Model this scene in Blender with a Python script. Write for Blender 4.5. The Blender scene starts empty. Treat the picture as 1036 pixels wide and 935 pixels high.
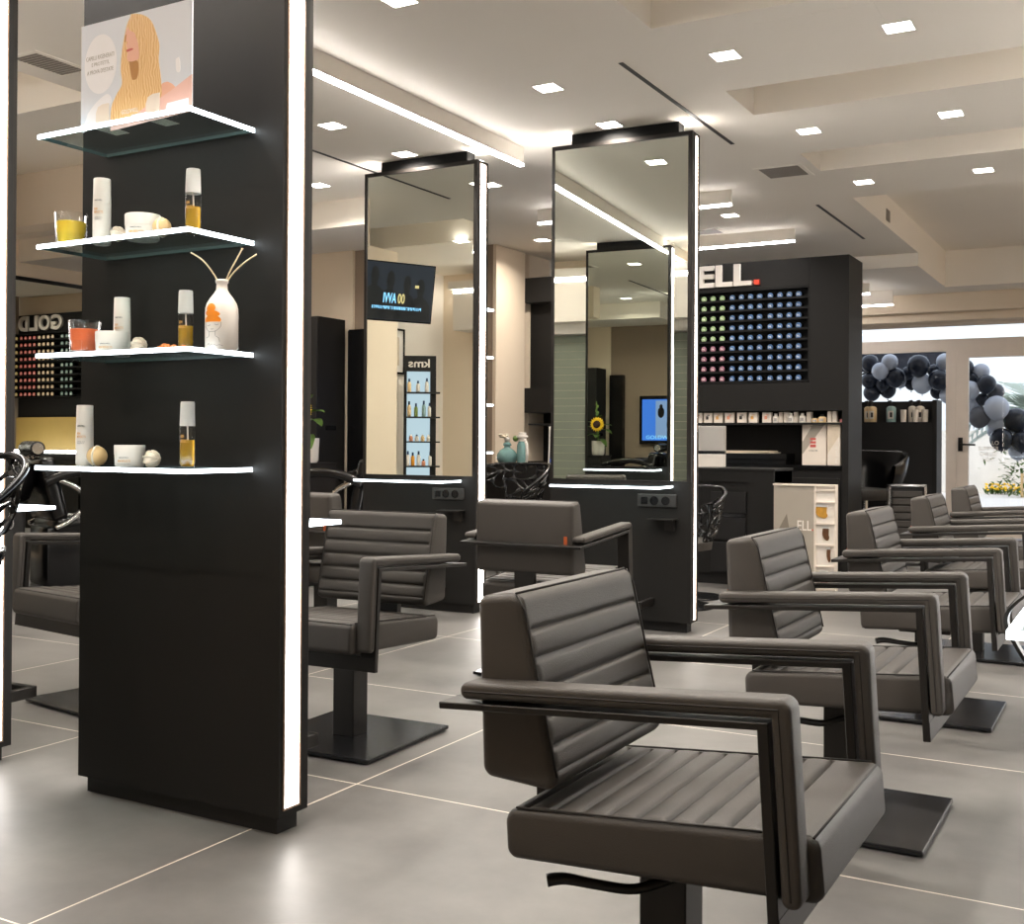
import bpy, bmesh, math, random
from mathutils import Vector, Matrix
random.seed(7)
PI = math.pi
scene = bpy.context.scene
COL = scene.collection

# ---------------------------------------------------------------- materials
def srgb(h):
    if isinstance(h, str):
        h = h.lstrip('#'); c = [int(h[i:i+2], 16)/255 for i in (0, 2, 4)]
    else:
        c = [v/255 for v in h]
    return tuple(v/12.92 if v <= .04045 else ((v+.055)/1.055)**2.4 for v in c)

def M(name, col, rough=.5, metal=0., noise=.08, nscale=8., bump=0., bscale=200., spec=.5, coat=0., trans=0., ior=1.45):
    m = bpy.data.materials.new(name); m.use_nodes = True
    nt = m.node_tree; b = nt.nodes['Principled BSDF']
    c = srgb(col)
    tc = nt.nodes.new('ShaderNodeTexCoord')
    n = nt.nodes.new('ShaderNodeTexNoise'); n.inputs['Scale'].default_value = nscale; n.inputs['Detail'].default_value = 4
    nt.links.new(tc.outputs['Object'], n.inputs['Vector'])
    mx = nt.nodes.new('ShaderNodeMix'); mx.data_type = 'RGBA'
    mx.inputs['A'].default_value = tuple(v*(1-noise) for v in c)+(1,)
    mx.inputs['B'].default_value = tuple(min(1, v*(1+noise)) for v in c)+(1,)
    nt.links.new(n.outputs['Fac'], mx.inputs['Factor'])
    nt.links.new(mx.outputs['Result'], b.inputs['Base Color'])
    b.inputs['Roughness'].default_value = rough; b.inputs['Metallic'].default_value = metal
    b.inputs['Specular IOR Level'].default_value = spec; b.inputs['Coat Weight'].default_value = coat
    b.inputs['Transmission Weight'].default_value = trans; b.inputs['IOR'].default_value = ior
    if bump:
        n2 = nt.nodes.new('ShaderNodeTexNoise'); n2.inputs['Scale'].default_value = bscale; n2.inputs['Detail'].default_value = 3
        nt.links.new(tc.outputs['Object'], n2.inputs['Vector'])
        bp = nt.nodes.new('ShaderNodeBump'); bp.inputs['Strength'].default_value = bump; bp.inputs['Distance'].default_value = .002
        nt.links.new(n2.outputs['Fac'], bp.inputs['Height']); nt.links.new(bp.outputs['Normal'], b.inputs['Normal'])
    return m

def EM(name, col, strength):
    m = bpy.data.materials.new(name); m.use_nodes = True
    b = m.node_tree.nodes['Principled BSDF']
    b.inputs['Base Color'].default_value = (.02, .02, .02, 1); b.inputs['Specular IOR Level'].default_value = .2
    b.inputs['Emission Color'].default_value = tuple(col)+(1,)
    b.inputs['Emission Strength'].default_value = strength
    return m

def thin_glass(name, tint, refl=.08):
    m = bpy.data.materials.new(name); m.use_nodes = True
    nt = m.node_tree; out = nt.nodes['Material Output']
    nt.nodes.remove(nt.nodes['Principled BSDF'])
    t = nt.nodes.new('ShaderNodeBsdfTransparent'); t.inputs['Color'].default_value = tuple(tint)+(1,)
    g = nt.nodes.new('ShaderNodeBsdfGlossy'); g.inputs['Roughness'].default_value = .0
    lw = nt.nodes.new('ShaderNodeLayerWeight')
    pw = nt.nodes.new('ShaderNodeMath'); pw.operation = 'POWER'; pw.inputs[1].default_value = 4.5
    nt.links.new(lw.outputs['Facing'], pw.inputs[0])
    f = nt.nodes.new('ShaderNodeMath'); f.operation = 'MULTIPLY_ADD'; f.inputs[1].default_value = .8; f.inputs[2].default_value = refl*.5
    nt.links.new(pw.outputs[0], f.inputs[0])
    mx = nt.nodes.new('ShaderNodeMixShader')
    nt.links.new(f.outputs[0], mx.inputs['Fac']); nt.links.new(t.outputs[0], mx.inputs[1]); nt.links.new(g.outputs[0], mx.inputs[2])
    nt.links.new(mx.outputs[0], out.inputs['Surface'])
    return m

m_leather = M('charcoal_leather', (62, 58, 54), .50, 0, .10, 5, .35, 420, .45)
m_seam = M('dark_seam_thread', (34, 31, 29), .7, 0, .05)  # dark thread of the piping and pad seams
m_steel = M('black_steel', (34, 32, 30), .38, .25, .08, 10, 0, 0, .5)
m_gusset = M('bronze_steel', (92, 80, 68), .4, .6, .08)
m_socket = M('dark_socket_plate', (52, 51, 50), .35, 0, .05)
m_plate = M('black_plate', (26, 26, 28), .22, .1, .1, 6, .05, 300, .5)
m_black = M('black_laminate', (25, 24, 23), .55, 0, .12, 3, .08, 350, .28)
m_black2 = M('black_panel', (26, 25, 25), .5, 0, .1, 4, .05, 300, .35)
m_cap = M('matt_black_cap', (16, 16, 16), .8, 0, .05, 5, 0, 0, .2)
m_rack = M('matt_black_rack', (14, 14, 15), .6, 0, .05, 5, 0, 0, .3)
m_gloss = M('gloss_black', (14, 14, 15), .22, 0, .05, 10, 0, 0, .42)
m_frame = M('dark_frame', (36, 33, 31), .35, .5, .08)
m_mirror = M('mirror_glass', (226, 230, 222), .0, 1., 0., 1.)
m_chrome = M('chrome', (200, 200, 198), .12, 1., .02)
m_bezel = M('brushed_warm_aluminium', (176, 150, 130), .35, .8, .05)
m_ceil = M('ceiling_paint', (242, 235, 224), .9, 0, .03, 1.2)
m_wall = M('beige_paint', (222, 206, 184), .85, 0, .04, 2)
m_white_wall = M('white_paint', (224, 216, 206), .85, 0, .03, 2)
m_taupe = M('taupe_paint', (142, 126, 110), .85, 0, .04, 2)
m_white = M('white_plastic', (232, 226, 218), .35, 0, .03, 12, 0, 0, .5)
m_offwhite = M('cream_card', (226, 216, 204), .6, 0, .04, 14)
m_boxgrey = M('grey_display_board', (166, 158, 146), .6, 0, .06, 6)
m_boxgrey2 = M('darker_grey_print', (128, 120, 108), .6, 0, .06, 6)
m_navy = M('navy_black_balloon', (38, 42, 54), .22, 0, .06, 3, 0, 0, .5)
m_wballoon = M('white_balloon', (196, 202, 216), .3, 0, .04, 3, 0, 0, .5)
m_gballoon = M('grey_balloon', (92, 92, 98), .22, 0, .06, 3, 0, 0, .5)
m_door = M('taupe_door_frame', (226, 214, 202), .5, .1, .05)
m_orange = M('orange_glaze', (236, 140, 40), .35, 0, .18, 30)
m_line = M('grey_drawn_line', (120, 112, 106), .6, 0, .05)
m_ink = M('dark_ink', (52, 48, 46), .6, 0, .05)
m_inkw = M('pale_grey_ink', (168, 164, 160), .6, 0, .03)
m_inko = M('amber_ink', (222, 168, 92), .6, 0, .05)
m_reed = M('pale_reed', (226, 208, 172), .7, 0, .12, 60)
m_wood = M('pale_wood', (206, 172, 122), .5, 0, .22, 9)
m_shell = M('wound_cream_cord', (226, 214, 196), .7, 0, .1, 40)
m_coral = M('orange_potpourri', (206, 120, 62), .6, 0, .35, 30)
m_yellowwax = M('yellow_wax', (240, 204, 60), .45, 0, .04)
m_orangewax = M('orange_wax', (236, 112, 62), .45, 0, .04)
m_oil = M('amber_oil', (238, 186, 62), .1, 0, .02, 3, 0, 0, .5, 0, .6, 1.4)
m_clear = thin_glass('clear_glass_thin', (.985, .99, .985))
m_frost = M('frosted_cap', (226, 226, 222), .3, 0, .03, 5, 0, 0, .5, 0, .25, 1.3)
m_shelf = thin_glass('shelf_glass', (.88, .94, .94), .04)
m_shelfedge = M('teal_glass_edge', (74, 90, 90), .15, 0, .03, 5)
m_pane = thin_glass('door_pane', (.95, .97, .98))
m_letter = M('satin_white_letters', (226, 220, 212), .4, 0, .03)
m_red = M('red_dot', (240, 70, 40), .4, 0, .03)
m_leaf = M('green_leaf', (92, 122, 58), .5, 0, .3, 20)
m_petal = M('yellow_petal', (250, 196, 30), .6, 0, .15, 30)
m_seed = M('brown_seedhead', (60, 36, 20), .8, 0, .3, 60)
m_stone = M('pale_stone', (222, 216, 206), .9, 0, .14, 3, .4, 8)
m_pave = M('pale_paving', (214, 208, 200), .9, 0, .06, 2)
m_road = M('grey_road', (150, 150, 152), .9, 0, .1, 3)
m_silver = M('silver_plastic', (190, 186, 180), .35, .3, .03)
m_gold = M('olive_gold_panel', (176, 148, 84), .4, .2, .08)
m_vent = M('grey_vent', (140, 132, 124), .6, 0, .05)
m_slot = M('slot_black', (40, 36, 33), .6, 0, .05)
m_blind = M('green_grey_blind', (112, 116, 104), .6, 0, .1, 3)
m_aqua = M('aqua_glaze', (122, 160, 158), .12, 0, .35, 18, 0, 0, .6)
m_petalw = M('cream_petal', (226, 216, 196), .7, 0, .1, 30)
m_pink = M('poster_pink', (226, 184, 172), .5, 0, .06, 10)
m_poster = M('poster_pale_grey', (212, 217, 226), .45, 0, .03, 4)
m_poster2 = M('poster_disc', (232, 232, 236), .45, 0, .02, 4)
m_skin = M('poster_skin', (226, 174, 150), .5, 0, .06, 10)
m_lip = M('poster_lip', (196, 92, 84), .5, 0, .05)
m_haird = M('poster_hair_shade', (176, 124, 62), .5, 0, .15, 30)
m_paper = M('magazine_paper', (206, 192, 172), .7, 0, .1, 20)
m_brown = M('brown_hair_swatch', (92, 60, 34), .5, 0, .3, 40)
m_goldhair = M('gold_hair_swatch', (190, 142, 56), .4, 0, .3, 40)
m_redhair = M('auburn_hair_swatch', (160, 86, 72), .5, 0, .3, 40)
m_purple = M('lavender_tube_front', (150, 104, 122), .3, 0, .1, 60)
m_green = M('green_tube_front', (140, 168, 120), .3, 0, .1, 60)
m_blue = M('blue_tube_front', (70, 104, 150), .3, 0, .12, 60)
m_yel = M('yellow_tube_front', (206, 186, 116), .3, 0, .1, 60)
m_rose = M('rose_tube_front', (204, 104, 100), .3, 0, .1, 60)
m_beig = M('beige_tube_front', (206, 180, 146), .3, 0, .1, 60)
m_teal = M('teal_tube_front', (120, 146, 140), .3, 0, .1, 60)
m_sand = M('sand_bottle', (226, 196, 150), .3, 0, .06, 20)
m_mint = M('mint_bottle', (150, 178, 176), .3, 0, .06, 20)
m_navycap = M('navy_cap', (40, 56, 92), .4, 0, .05)
m_greenb = M('green_bottle', (122, 142, 70), .3, 0, .06)
m_amberb = M('amber_bottle', (226, 150, 40), .3, 0, .06)
m_peach = M('peach_print', (222, 150, 120), .6, 0, .1, 20)

e_strip = EM('column_light', (1., .95, .90), 12.)
e_top = EM('column_top_light', (1., .93, .84), 48.)
e_shelf = EM('shelf_led', (.86, .95, 1.), 6.)
e_down = EM('downlight_panel', (1., .93, .84), 16.)
e_line = EM('ceiling_line_light', (1., .96, .94), 18.)
e_screen = EM('screen_blue', (.04, .18, .75), .9)
e_screen2 = EM('screen_pale', (.22, .34, .62), .8)
e_tvblue = EM('tv_logo_blue', (.25, .62, 1.), 1.2)
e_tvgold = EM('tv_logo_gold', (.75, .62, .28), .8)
e_back = EM('display_backlight', (.66, .84, 1.), .55)
e_dark = EM('tv_dark_picture', (.012, .016, .024), 1.)
e_fig = EM('tv_figure_dark', (.006, .006, .007), 1.)
m_tvfig = M('tv_dark_figure', (14, 14, 15), .4, 0, .2, 8)

# hair of the poster: wavy strands
def hair_mat():
    m = M('poster_blond_hair', (222, 184, 128), .5)
    nt = m.node_tree; b = nt.nodes['Principled BSDF']
    tc = nt.nodes.new('ShaderNodeTexCoord'); w = nt.nodes.new('ShaderNodeTexWave')
    w.inputs['Scale'].default_value = 34; w.inputs['Distortion'].default_value = 11; w.inputs['Detail'].default_value = 2; w.inputs['Detail Scale'].default_value = .6
    nt.links.new(tc.outputs['Object'], w.inputs['Vector'])
    r = nt.nodes.new('ShaderNodeValToRGB')
    r.color_ramp.elements[0].color = srgb((212, 166, 104))+(1,); r.color_ramp.elements[1].color = srgb((234, 200, 148))+(1,)
    nt.links.new(w.outputs['Fac'], r.inputs['Fac']); nt.links.new(r.outputs['Color'], b.inputs['Base Color'])
    return m
m_hair = hair_mat()

def floor_mat():
    m = bpy.data.materials.new('grey_porcelain_tiles'); m.use_nodes = True
    nt = m.node_tree; b = nt.nodes['Principled BSDF']
    tc = nt.nodes.new('ShaderNodeTexCoord')
    sep = nt.nodes.new('ShaderNodeSeparateXYZ'); nt.links.new(tc.outputs['Object'], sep.inputs[0])
    def joint(axis, off, pitch):
        a = nt.nodes.new('ShaderNodeMath'); a.operation = 'SUBTRACT'; a.inputs[1].default_value = off
        nt.links.new(sep.outputs[axis], a.inputs[0])
        d = nt.nodes.new('ShaderNodeMath'); d.operation = 'PINGPONG'; d.inputs[1].default_value = pitch/2
        nt.links.new(a.outputs[0], d.inputs[0])
        l = nt.nodes.new('ShaderNodeMath'); l.operation = 'LESS_THAN'; l.inputs[1].default_value = .0028
        nt.links.new(d.outputs[0], l.inputs[0]); return l
    jx = joint('X', -2.213, 1.235); jy = joint('Y', 2.945, 1.235)
    mx = nt.nodes.new('ShaderNodeMath'); mx.operation = 'MAXIMUM'
    nt.links.new(jx.outputs[0], mx.inputs[0]); nt.links.new(jy.outputs[0], mx.inputs[1])
    n = nt.nodes.new('ShaderNodeTexNoise'); n.inputs['Scale'].default_value = 1.7; n.inputs['Detail'].default_value = 7; n.inputs['Roughness'].default_value = .62
    nt.links.new(tc.outputs['Object'], n.inputs['Vector'])
    r = nt.nodes.new('ShaderNodeValToRGB')
    r.color_ramp.elements[0].position = .30; r.color_ramp.elements[0].color = srgb((80, 78, 76))+(1,)
    r.color_ramp.elements[1].position = .70; r.color_ramp.elements[1].color = srgb((114, 112, 109))+(1,)
    nt.links.new(n.outputs['Fac'], r.inputs['Fac'])
    mix = nt.nodes.new('ShaderNodeMix'); mix.data_type = 'RGBA'
    mix.inputs['B'].default_value = srgb((218, 208, 194))+(1,)
    nt.links.new(mx.outputs[0], mix.inputs['Factor']); nt.links.new(r.outputs['Color'], mix.inputs['A'])
    nt.links.new(mix.outputs['Result'], b.inputs['Base Color'])
    rr = nt.nodes.new('ShaderNodeMapRange'); rr.inputs['To Min'].default_value = .38; rr.inputs['To Max'].default_value = .50
    nt.links.new(n.outputs['Fac'], rr.inputs['Value']); nt.links.new(rr.outputs['Result'], b.inputs['Roughness'])
    b.inputs['Specular IOR Level'].default_value = .5
    return m
m_floor = floor_mat()

# ---------------------------------------------------------------- mesh helpers
def obj(name, bm, mat, parent=None, smooth=False, loc=None):
    me = bpy.data.meshes.new(name)
    bmesh.ops.recalc_face_normals(bm, faces=bm.faces[:])
    bm.to_mesh(me); bm.free()
    mats = mat if isinstance(mat, (list, tuple)) else [mat]
    for k in mats: me.materials.append(k)
    if smooth:
        for p in me.polygons: p.use_smooth = True
        if smooth is not True:
            me.set_sharp_from_angle(angle=math.radians(smooth))
    o = bpy.data.objects.new(name, me); COL.objects.link(o)
    if parent: o.parent = parent
    if loc is not None: o.location = loc
    return o

def tag(o, label, cat, group=None):
    o['label'] = label; o['category'] = cat
    if group: o['group'] = group
    return o

def struct(o): o['kind'] = 'structure'; return o

def thing(name, label, cat, loc=(0, 0, 0), rz=0., group=None):
    o = bpy.data.objects.new(name, None); COL.objects.link(o)
    o.empty_display_size = .1
    o.location = loc; o.rotation_euler = (0, 0, rz)
    return tag(o, label, cat, group)

def dup(root, loc, rz, label, group=None, scale=None):
    r = root.copy(); COL.objects.link(r); r.location = loc; r.rotation_euler = (0, 0, rz); r['label'] = label
    if group: r['group'] = group
    if scale: r.scale = scale
    for ch in list(root.children):
        c = ch.copy(); COL.objects.link(c); c.parent = r
        for g in list(ch.children):
            d = g.copy(); COL.objects.link(d); d.parent = c
    return r

def B(*args, bm=None, bev=0., seg=2, mi=0):
    """boxes: each (x0,x1,y0,y1,z0,z1)"""
    bm = bm or bmesh.new()
    for (x0, x1, y0, y1, z0, z1) in args:
        t = bmesh.new()
        bmesh.ops.create_cube(t, size=1, matrix=Matrix.Translation(((x0+x1)/2, (y0+y1)/2, (z0+z1)/2)) @ Matrix.Diagonal((abs(x1-x0), abs(y1-y0), abs(z1-z0), 1)))
        if bev: bmesh.ops.bevel(t, geom=t.edges[:], offset=bev, segments=seg, profile=.5, affect='EDGES')
        for f in t.faces: f.material_index = mi
        merge(bm, t)
    return bm

def merge(bm, t):
    vm = {}
    for v in t.verts: vm[v] = bm.verts.new(v.co)
    for f in t.faces:
        try:
            nf = bm.faces.new([vm[v] for v in f.verts]); nf.material_index = f.material_index; nf.smooth = f.smooth
        except ValueError: pass
    t.free()

def lathe(pts, seg=24, bm=None, c=(0, 0, 0), cap=True, mi=0):
    bm = bm or bmesh.new()
    rings = []
    for r, z in pts:
        rings.append([bm.verts.new((c[0]+r*math.cos(2*PI*i/seg), c[1]+r*math.sin(2*PI*i/seg), c[2]+z)) for i in range(seg)])
    for a, b in zip(rings, rings[1:]):
        for i in range(seg):
            f = bm.faces.new((a[i], a[(i+1) % seg], b[(i+1) % seg], b[i])); f.material_index = mi
    if cap:
        f = bm.faces.new(rings[0][::-1]); f.material_index = mi
        f = bm.faces.new(rings[-1]); f.material_index = mi
    return bm

def tube(pts, r, seg=8, bm=None, close=False):
    """round tube through points; r number or list"""
    bm = bm or bmesh.new()
    P = [Vector(p) for p in pts]; n = len(P)
    R = r if isinstance(r, (list, tuple)) else [r]*n
    rings = []; up = None
    for i in range(n):
        if close: d = (P[(i+1) % n]-P[i-1])
        else: d = (P[min(i+1, n-1)]-P[max(i-1, 0)])
        d.normalize()
        if up is None: up = Vector((0, 0, 1)) if abs(d.z) < .9 else Vector((1, 0, 0))
        s = d.cross(up); s.normalize(); up = s.cross(d); up.normalize()
        rings.append([bm.verts.new(P[i]+(s*math.cos(2*PI*k/seg)+up*math.sin(2*PI*k/seg))*R[i]) for k in range(seg)])
    pairs = list(zip(rings, rings[1:])) + ([(rings[-1], rings[0])] if close else [])
    for a, b in pairs:
        for k in range(seg): bm.faces.new((a[k], a[(k+1) % seg], b[(k+1) % seg], b[k]))
    if not close:
        bm.faces.new(rings[0][::-1]); bm.faces.new(rings[-1])
    return bm

def prism(poly, y0, y1, bm=None, mi=0):
    """polygon in x,z extruded along y"""
    bm = bm or bmesh.new()
    a = [bm.verts.new((x, y0, z)) for x, z in poly]; b = [bm.verts.new((x, y1, z)) for x, z in poly]
    n = len(poly)
    f = bm.faces.new(a); f.material_index = mi
    f = bm.faces.new(b[::-1]); f.material_index = mi
    for i in range(n):
        f = bm.faces.new((a[i], b[i], b[(i+1) % n], a[(i+1) % n])); f.material_index = mi
    return bm

def smoothpts(pts, n=6):
    """Catmull-Rom through open 2D/3D points"""
    P = [Vector(p) for p in pts]; out = []
    for i in range(len(P)-1):
        p0, p1, p2, p3 = P[max(i-1, 0)], P[i], P[i+1], P[min(i+2, len(P)-1)]
        for k in range(n):
            t = k/n
            out.append(.5*((2*p1)+(p2-p0)*t+(2*p0-5*p1+4*p2-p3)*t*t+(3*p1-p0-3*p2+p3)*t**3))
    out.append(P[-1]); return out

def rounded(corners, radii, grooves=None, seg=5):
    """rounded polygon (CCW in x,z); grooves = {edge: (positions 0..1, depth, width, bulge)}"""
    n = len(corners); C = [Vector(c) for c in corners]; out = []
    for i in range(n):
        p, a, b = C[i], C[i-1], C[(i+1) % n]
        d1 = (a-p).normalized(); d2 = (b-p).normalized(); ang = d1.angle(d2); t = radii[i]/math.tan(ang/2)
        s, e = p+d1*t, p+d2*t
        cen = p+(d1+d2).normalized()*(radii[i]/math.sin(ang/2))
        for k in range(seg+1):
            u = k/seg
            q = (s*(1-u)+e*u)-cen; q.normalize(); out.append(cen+q*radii[i])
        if grooves and i in grooves:
            pos, dep, wid, bul = grooves[i]
            nb = C[(i+1) % n]; na = C[(i+2) % n]
            ang2 = (p-nb).normalized().angle((na-nb).normalized()); t2 = radii[(i+1) % n]/math.tan(ang2/2)
            e2 = nb+(p-nb).normalized()*t2; L = (e2-e).length; dr = (e2-e).normalized(); nor = Vector((dr.y, -dr.x))
            N = int(L/.0045)
            for k in range(1, N):
                s_ = k/N*L; h = 0
                for g0, g1 in zip(pos, pos[1:]):
                    if g0*L <= s_ <= g1*L: h = bul*math.sin(PI*(s_-g0*L)/((g1-g0)*L))
                for g in pos: h -= dep*math.exp(-((s_-g*L)/wid)**2)
                out.append(e+dr*s_+nor*h)
    return [(v.x, v.y) for v in out]

def cushion(prof, W, r=.014, yc=0., steps=4, bm=None, plain=None, edge=.013):
    bm = bm or bmesh.new()
    n = len(prof); P = [Vector(p) for p in prof]; N = []
    for i in range(n):
        S_ = [Vector(p) for p in plain] if plain else P
        d = (S_[(i+1) % n]-S_[i-1]); d.normalize(); N.append(Vector((d.y, -d.x)))
    rings = []
    ts = [i/steps for i in range(steps+1)]
    spec = [(-W+r*(1-math.cos(t*PI/2)), r*(1-math.sin(t*PI/2))) for t in ts]
    spec += [(-y, ins) for y, ins in spec[::-1]]
    Q = [Vector(p) for p in plain] if plain else P
    m = len(spec)//2
    full = [(y, ins, Q) for y, ins in spec[:m]]
    if plain: full += [(-W+edge, 0, Q), (-W+edge+.004, 0, [(a+b*2)/3 for a, b in zip(Q, P)]), (-W+edge+.012, 0, P), (W-edge-.012, 0, P), (W-edge-.004, 0, [(a+b*2)/3 for a, b in zip(Q, P)]), (W-edge, 0, Q)]
    full += [(y, ins, Q) for y, ins in spec[m:]]
    for y, ins, X in full:
        rings.append([bm.verts.new((X[i].x-N[i].x*ins, yc+y, X[i].y-N[i].y*ins)) for i in range(n)])
    for a, b in zip(rings, rings[1:]):
        for i in range(n): bm.faces.new((a[i], b[i], b[(i+1) % n], a[(i+1) % n]))
    bm.faces.new(rings[0]); bm.faces.new(rings[-1][::-1])
    return bm

def rot(bm, ang, axis, cen):
    bmesh.ops.rotate(bm, verts=bm.verts[:], cent=cen, matrix=Matrix.Rotation(ang, 3, axis)); return bm

def text(s, x0, x1, z0, z1, y=0., depth=.004, bold=0., flip=False):
    """letters filling the box x0..x1, z0..z1 on a plane facing -y"""
    cu = bpy.data.curves.new('txt', 'FONT'); cu.body = s; cu.extrude = .05; cu.offset = bold; cu.resolution_u = 4
    o = bpy.data.objects.new('txt', cu); COL.objects.link(o)
    dg = bpy.context.evaluated_depsgraph_get(); me = bpy.data.meshes.new_from_object(o.evaluated_get(dg))
    bpy.data.objects.remove(o); bpy.data.curves.remove(cu)
    bm = bmesh.new(); bm.from_mesh(me); bpy.data.meshes.remove(me)
    xs = [v.co.x for v in bm.verts]; ys = [v.co.y for v in bm.verts]; zs = [v.co.z for v in bm.verts]
    a, b, c, d, e, f = min(xs), max(xs), min(ys), max(ys), min(zs), max(zs)
    for v in bm.verts:
        q = v.co.copy()
        v.co = (x0+(q.x-a)/(b-a)*(x1-x0), y-(q.z-e)/(f-e)*depth, z0+(q.y-c)/max(d-c, 1e-6)*(z1-z0))
    return bm

def ball(r, c=(0, 0, 0), sub=3, bm=None, sc=(1, 1, 1)):
    bm = bm or bmesh.new(); t = bmesh.new()
    bmesh.ops.create_icosphere(t, subdivisions=sub, radius=r)
    for v in t.verts: v.co = Vector((v.co.x*sc[0]+c[0], v.co.y*sc[1]+c[1], v.co.z*sc[2]+c[2]))
    merge(bm, t); return bm

# ---------------------------------------------------------------- camera
f_, yaw, pit, rol, py_ = 1150., math.radians(29.25), math.radians(.35), math.radians(.33), 440.
F0 = Vector((-math.sin(yaw), math.cos(yaw), 0)); R0 = Vector((math.cos(yaw), math.sin(yaw), 0)); U0 = Vector((0, 0, 1))
Fv = math.cos(pit)*F0+math.sin(pit)*U0; Uq = math.cos(pit)*U0-math.sin(pit)*F0
Rv = math.cos(rol)*R0+math.sin(rol)*Uq; Uv = math.cos(rol)*Uq-math.sin(rol)*R0
cam = bpy.data.cameras.new('camera'); camo = bpy.data.objects.new('camera', cam); COL.objects.link(camo)
mw = Matrix.Identity(4)
for i in range(3):
    mw[i][0] = Rv[i]; mw[i][1] = Uv[i]; mw[i][2] = -Fv[i]
mw[0][3], mw[1][3], mw[2][3] = 0, 0, 1.1
camo.matrix_world = mw
cam.sensor_width = 36; cam.sensor_fit = 'HORIZONTAL'; cam.lens = f_/1036*36; cam.shift_y = -(467.5-py_)/1036
cam.clip_start = .05; cam.clip_end = 200
scene.camera = camo

# ================================================================ SETTING
H = 2.97
struct(obj('floor', B((-9.5, 2.5, -3.1, 14.36, -.1, 0)), m_floor))
# ceiling with coffers, and the lower soffit towards the door
ys = [-3.1, 4.27, 4.775, 5.81, 6.31, 7.29, 7.82, 8.79, 11.6, 13.3, 14.4]
bm = bmesh.new()
XL, XR, XC = -9.5, 2.5, -1.966
B((XL, XC, -3.1, 3.4, H, 3.24), (XL, XC, 4.3, 11.6, H, 3.24), (-5.02, XC, 3.4, 4.3, H, 3.24), (XL, -9.25, 3.4, 4.3, H, 3.24), (XL, XC, 11.6, 14.4, 2.84, 3.24), bm=bm)
for a, b in ((-3.1, 4.27), (4.775, 5.81), (6.31, 7.29), (7.82, 8.79)): B((XC, XR, a, b, H, 3.24), bm=bm)
B((XC, XR, 13.3, 14.4, 2.84, 3.24), bm=bm)
B((XL, XR, -3.1, 14.4, 3.24, 3.34), bm=bm)
struct(obj('ceiling', bm, m_ceil))
struct(obj('wall_right', B((2.4, 2.5, -3.1, 14.4, 0, 3.3)), m_wall))
struct(obj('wall_back', B((-3.1, 2.5, -3.1, -3.0, 0, H)), m_wall))
struct(obj('wall_near', B((-3.1, -3.0, -3.0, 1.5, 0, H)), m_wall))
struct(obj('wall_window', B((-6.95, -3.0, 1.5, 1.6, 0, H)), m_wall))
struct(obj('wall_picture', B((-7.05, -6.95, 1.5, 4.3, 0, H)), m_white_wall))
struct(obj('wall_nib', B((-6.95, -6.5, 3.14, 4.3, 0, H)), m_wall))
struct(obj('wall_return', B((-9.35, -6.95, 4.2, 4.3, 0, H)), m_wall))
struct(obj('wall_left', B((-9.35, -9.25, 4.3, 10.4, 0, H)), m_wall))
struct(obj('wall_cabinet', B((-6.62, -6.05, 7.95, 8.07, 0, H)), m_wall))
struct(obj('wall_screen', B((-6.05, -4.9, 7.98, 8.07, 0, H)), m_taupe))
struct(obj('wall_grey', B((-5.5, -5.425, 9.3, 9.87, 0, H)), m_taupe))
struct(obj('wall_corner', B((-5.425, -5.39, 9.302, 9.87, 0, H)), m_wall))
struct(obj('trim_1', B((-9.25, -5.25, 5.3, 5.5, 2.6, H)), m_wall))
struct(obj('trim_2', B((-9.25, -5.0, 7.03, 8.07, 2.76, H)), m_ceil))
struct(obj('trim_3', B((XL, XR, 13.82, 14.3, 2.63, 2.84)), m_wall))
struct(obj('trim_4', B((XL, XR, 14.0, 14.36, 2.54, 2.63)), m_wall))
struct(obj('wall_far_left', B((XL, -3.6, 14.2, 14.36, 0, 2.84)), m_wall))
struct(obj('wall_far_right', B((.4, XR, 14.2, 14.36, 0, 2.84)), m_wall))

# black colour-bar wall: built of skins round its recesses
yg = 9.87
bm = B((-5.39, -2.575, yg, 9.95, 2.474, 2.719), (-2.573, -2.235, yg, 9.95, .0, 2.719), (-5.39, -2.573, yg, 9.95, 1.387, 1.632),
       (-5.39, -2.235, 9.95, 10.385, 2.474, 2.719), (-5.39, -2.235, 9.99, 10.385, 1.632, 2.474), (-5.39, -2.29, 9.95, 10.385, 1.387, 1.632),
       (-2.29, -2.235, 9.95, 10.385, 0, 1.632), (-5.39, -2.573, 9.95, 9.99, 1.632, 1.634), (-2.573, -2.235, 9.95, 9.99, 1.632, 2.474),
       (-5.39, -2.29, 10.3, 10.385, 0, 1.387))
# cut the niche and recess through the right stile: the stile below 1.387 starts at -2.29
bm2 = bmesh.new()
for bx in ((-5.39, -2.575, yg, 9.99, 2.474, 2.719), (-2.573, -2.235, yg, 9.99, 1.387, 2.719), (-2.29, -2.235, yg, 9.99, 0, 1.387),
           (-5.39, -2.573, yg, 9.99, 1.387, 1.632), (-5.39, -2.235, 9.99, 10.385, 1.387, 2.719), (-2.29, -2.235, 9.99, 10.385, 0, 1.387),
           (-5.39, -2.29, 10.28, 10.385, 0, 1.387)):
    B(bx, bm=bm2)
bm.free()
struct(obj('wall_colour_bar', bm2, m_black))
struct(obj('wall_far_black', B((-9.25, -5.5, yg, 9.95, 0, 2.719)), m_black))
struct(obj('wall_over_black', B((-9.25, -5.39, 9.96, 10.4, 0, H)), m_wall))

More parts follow.
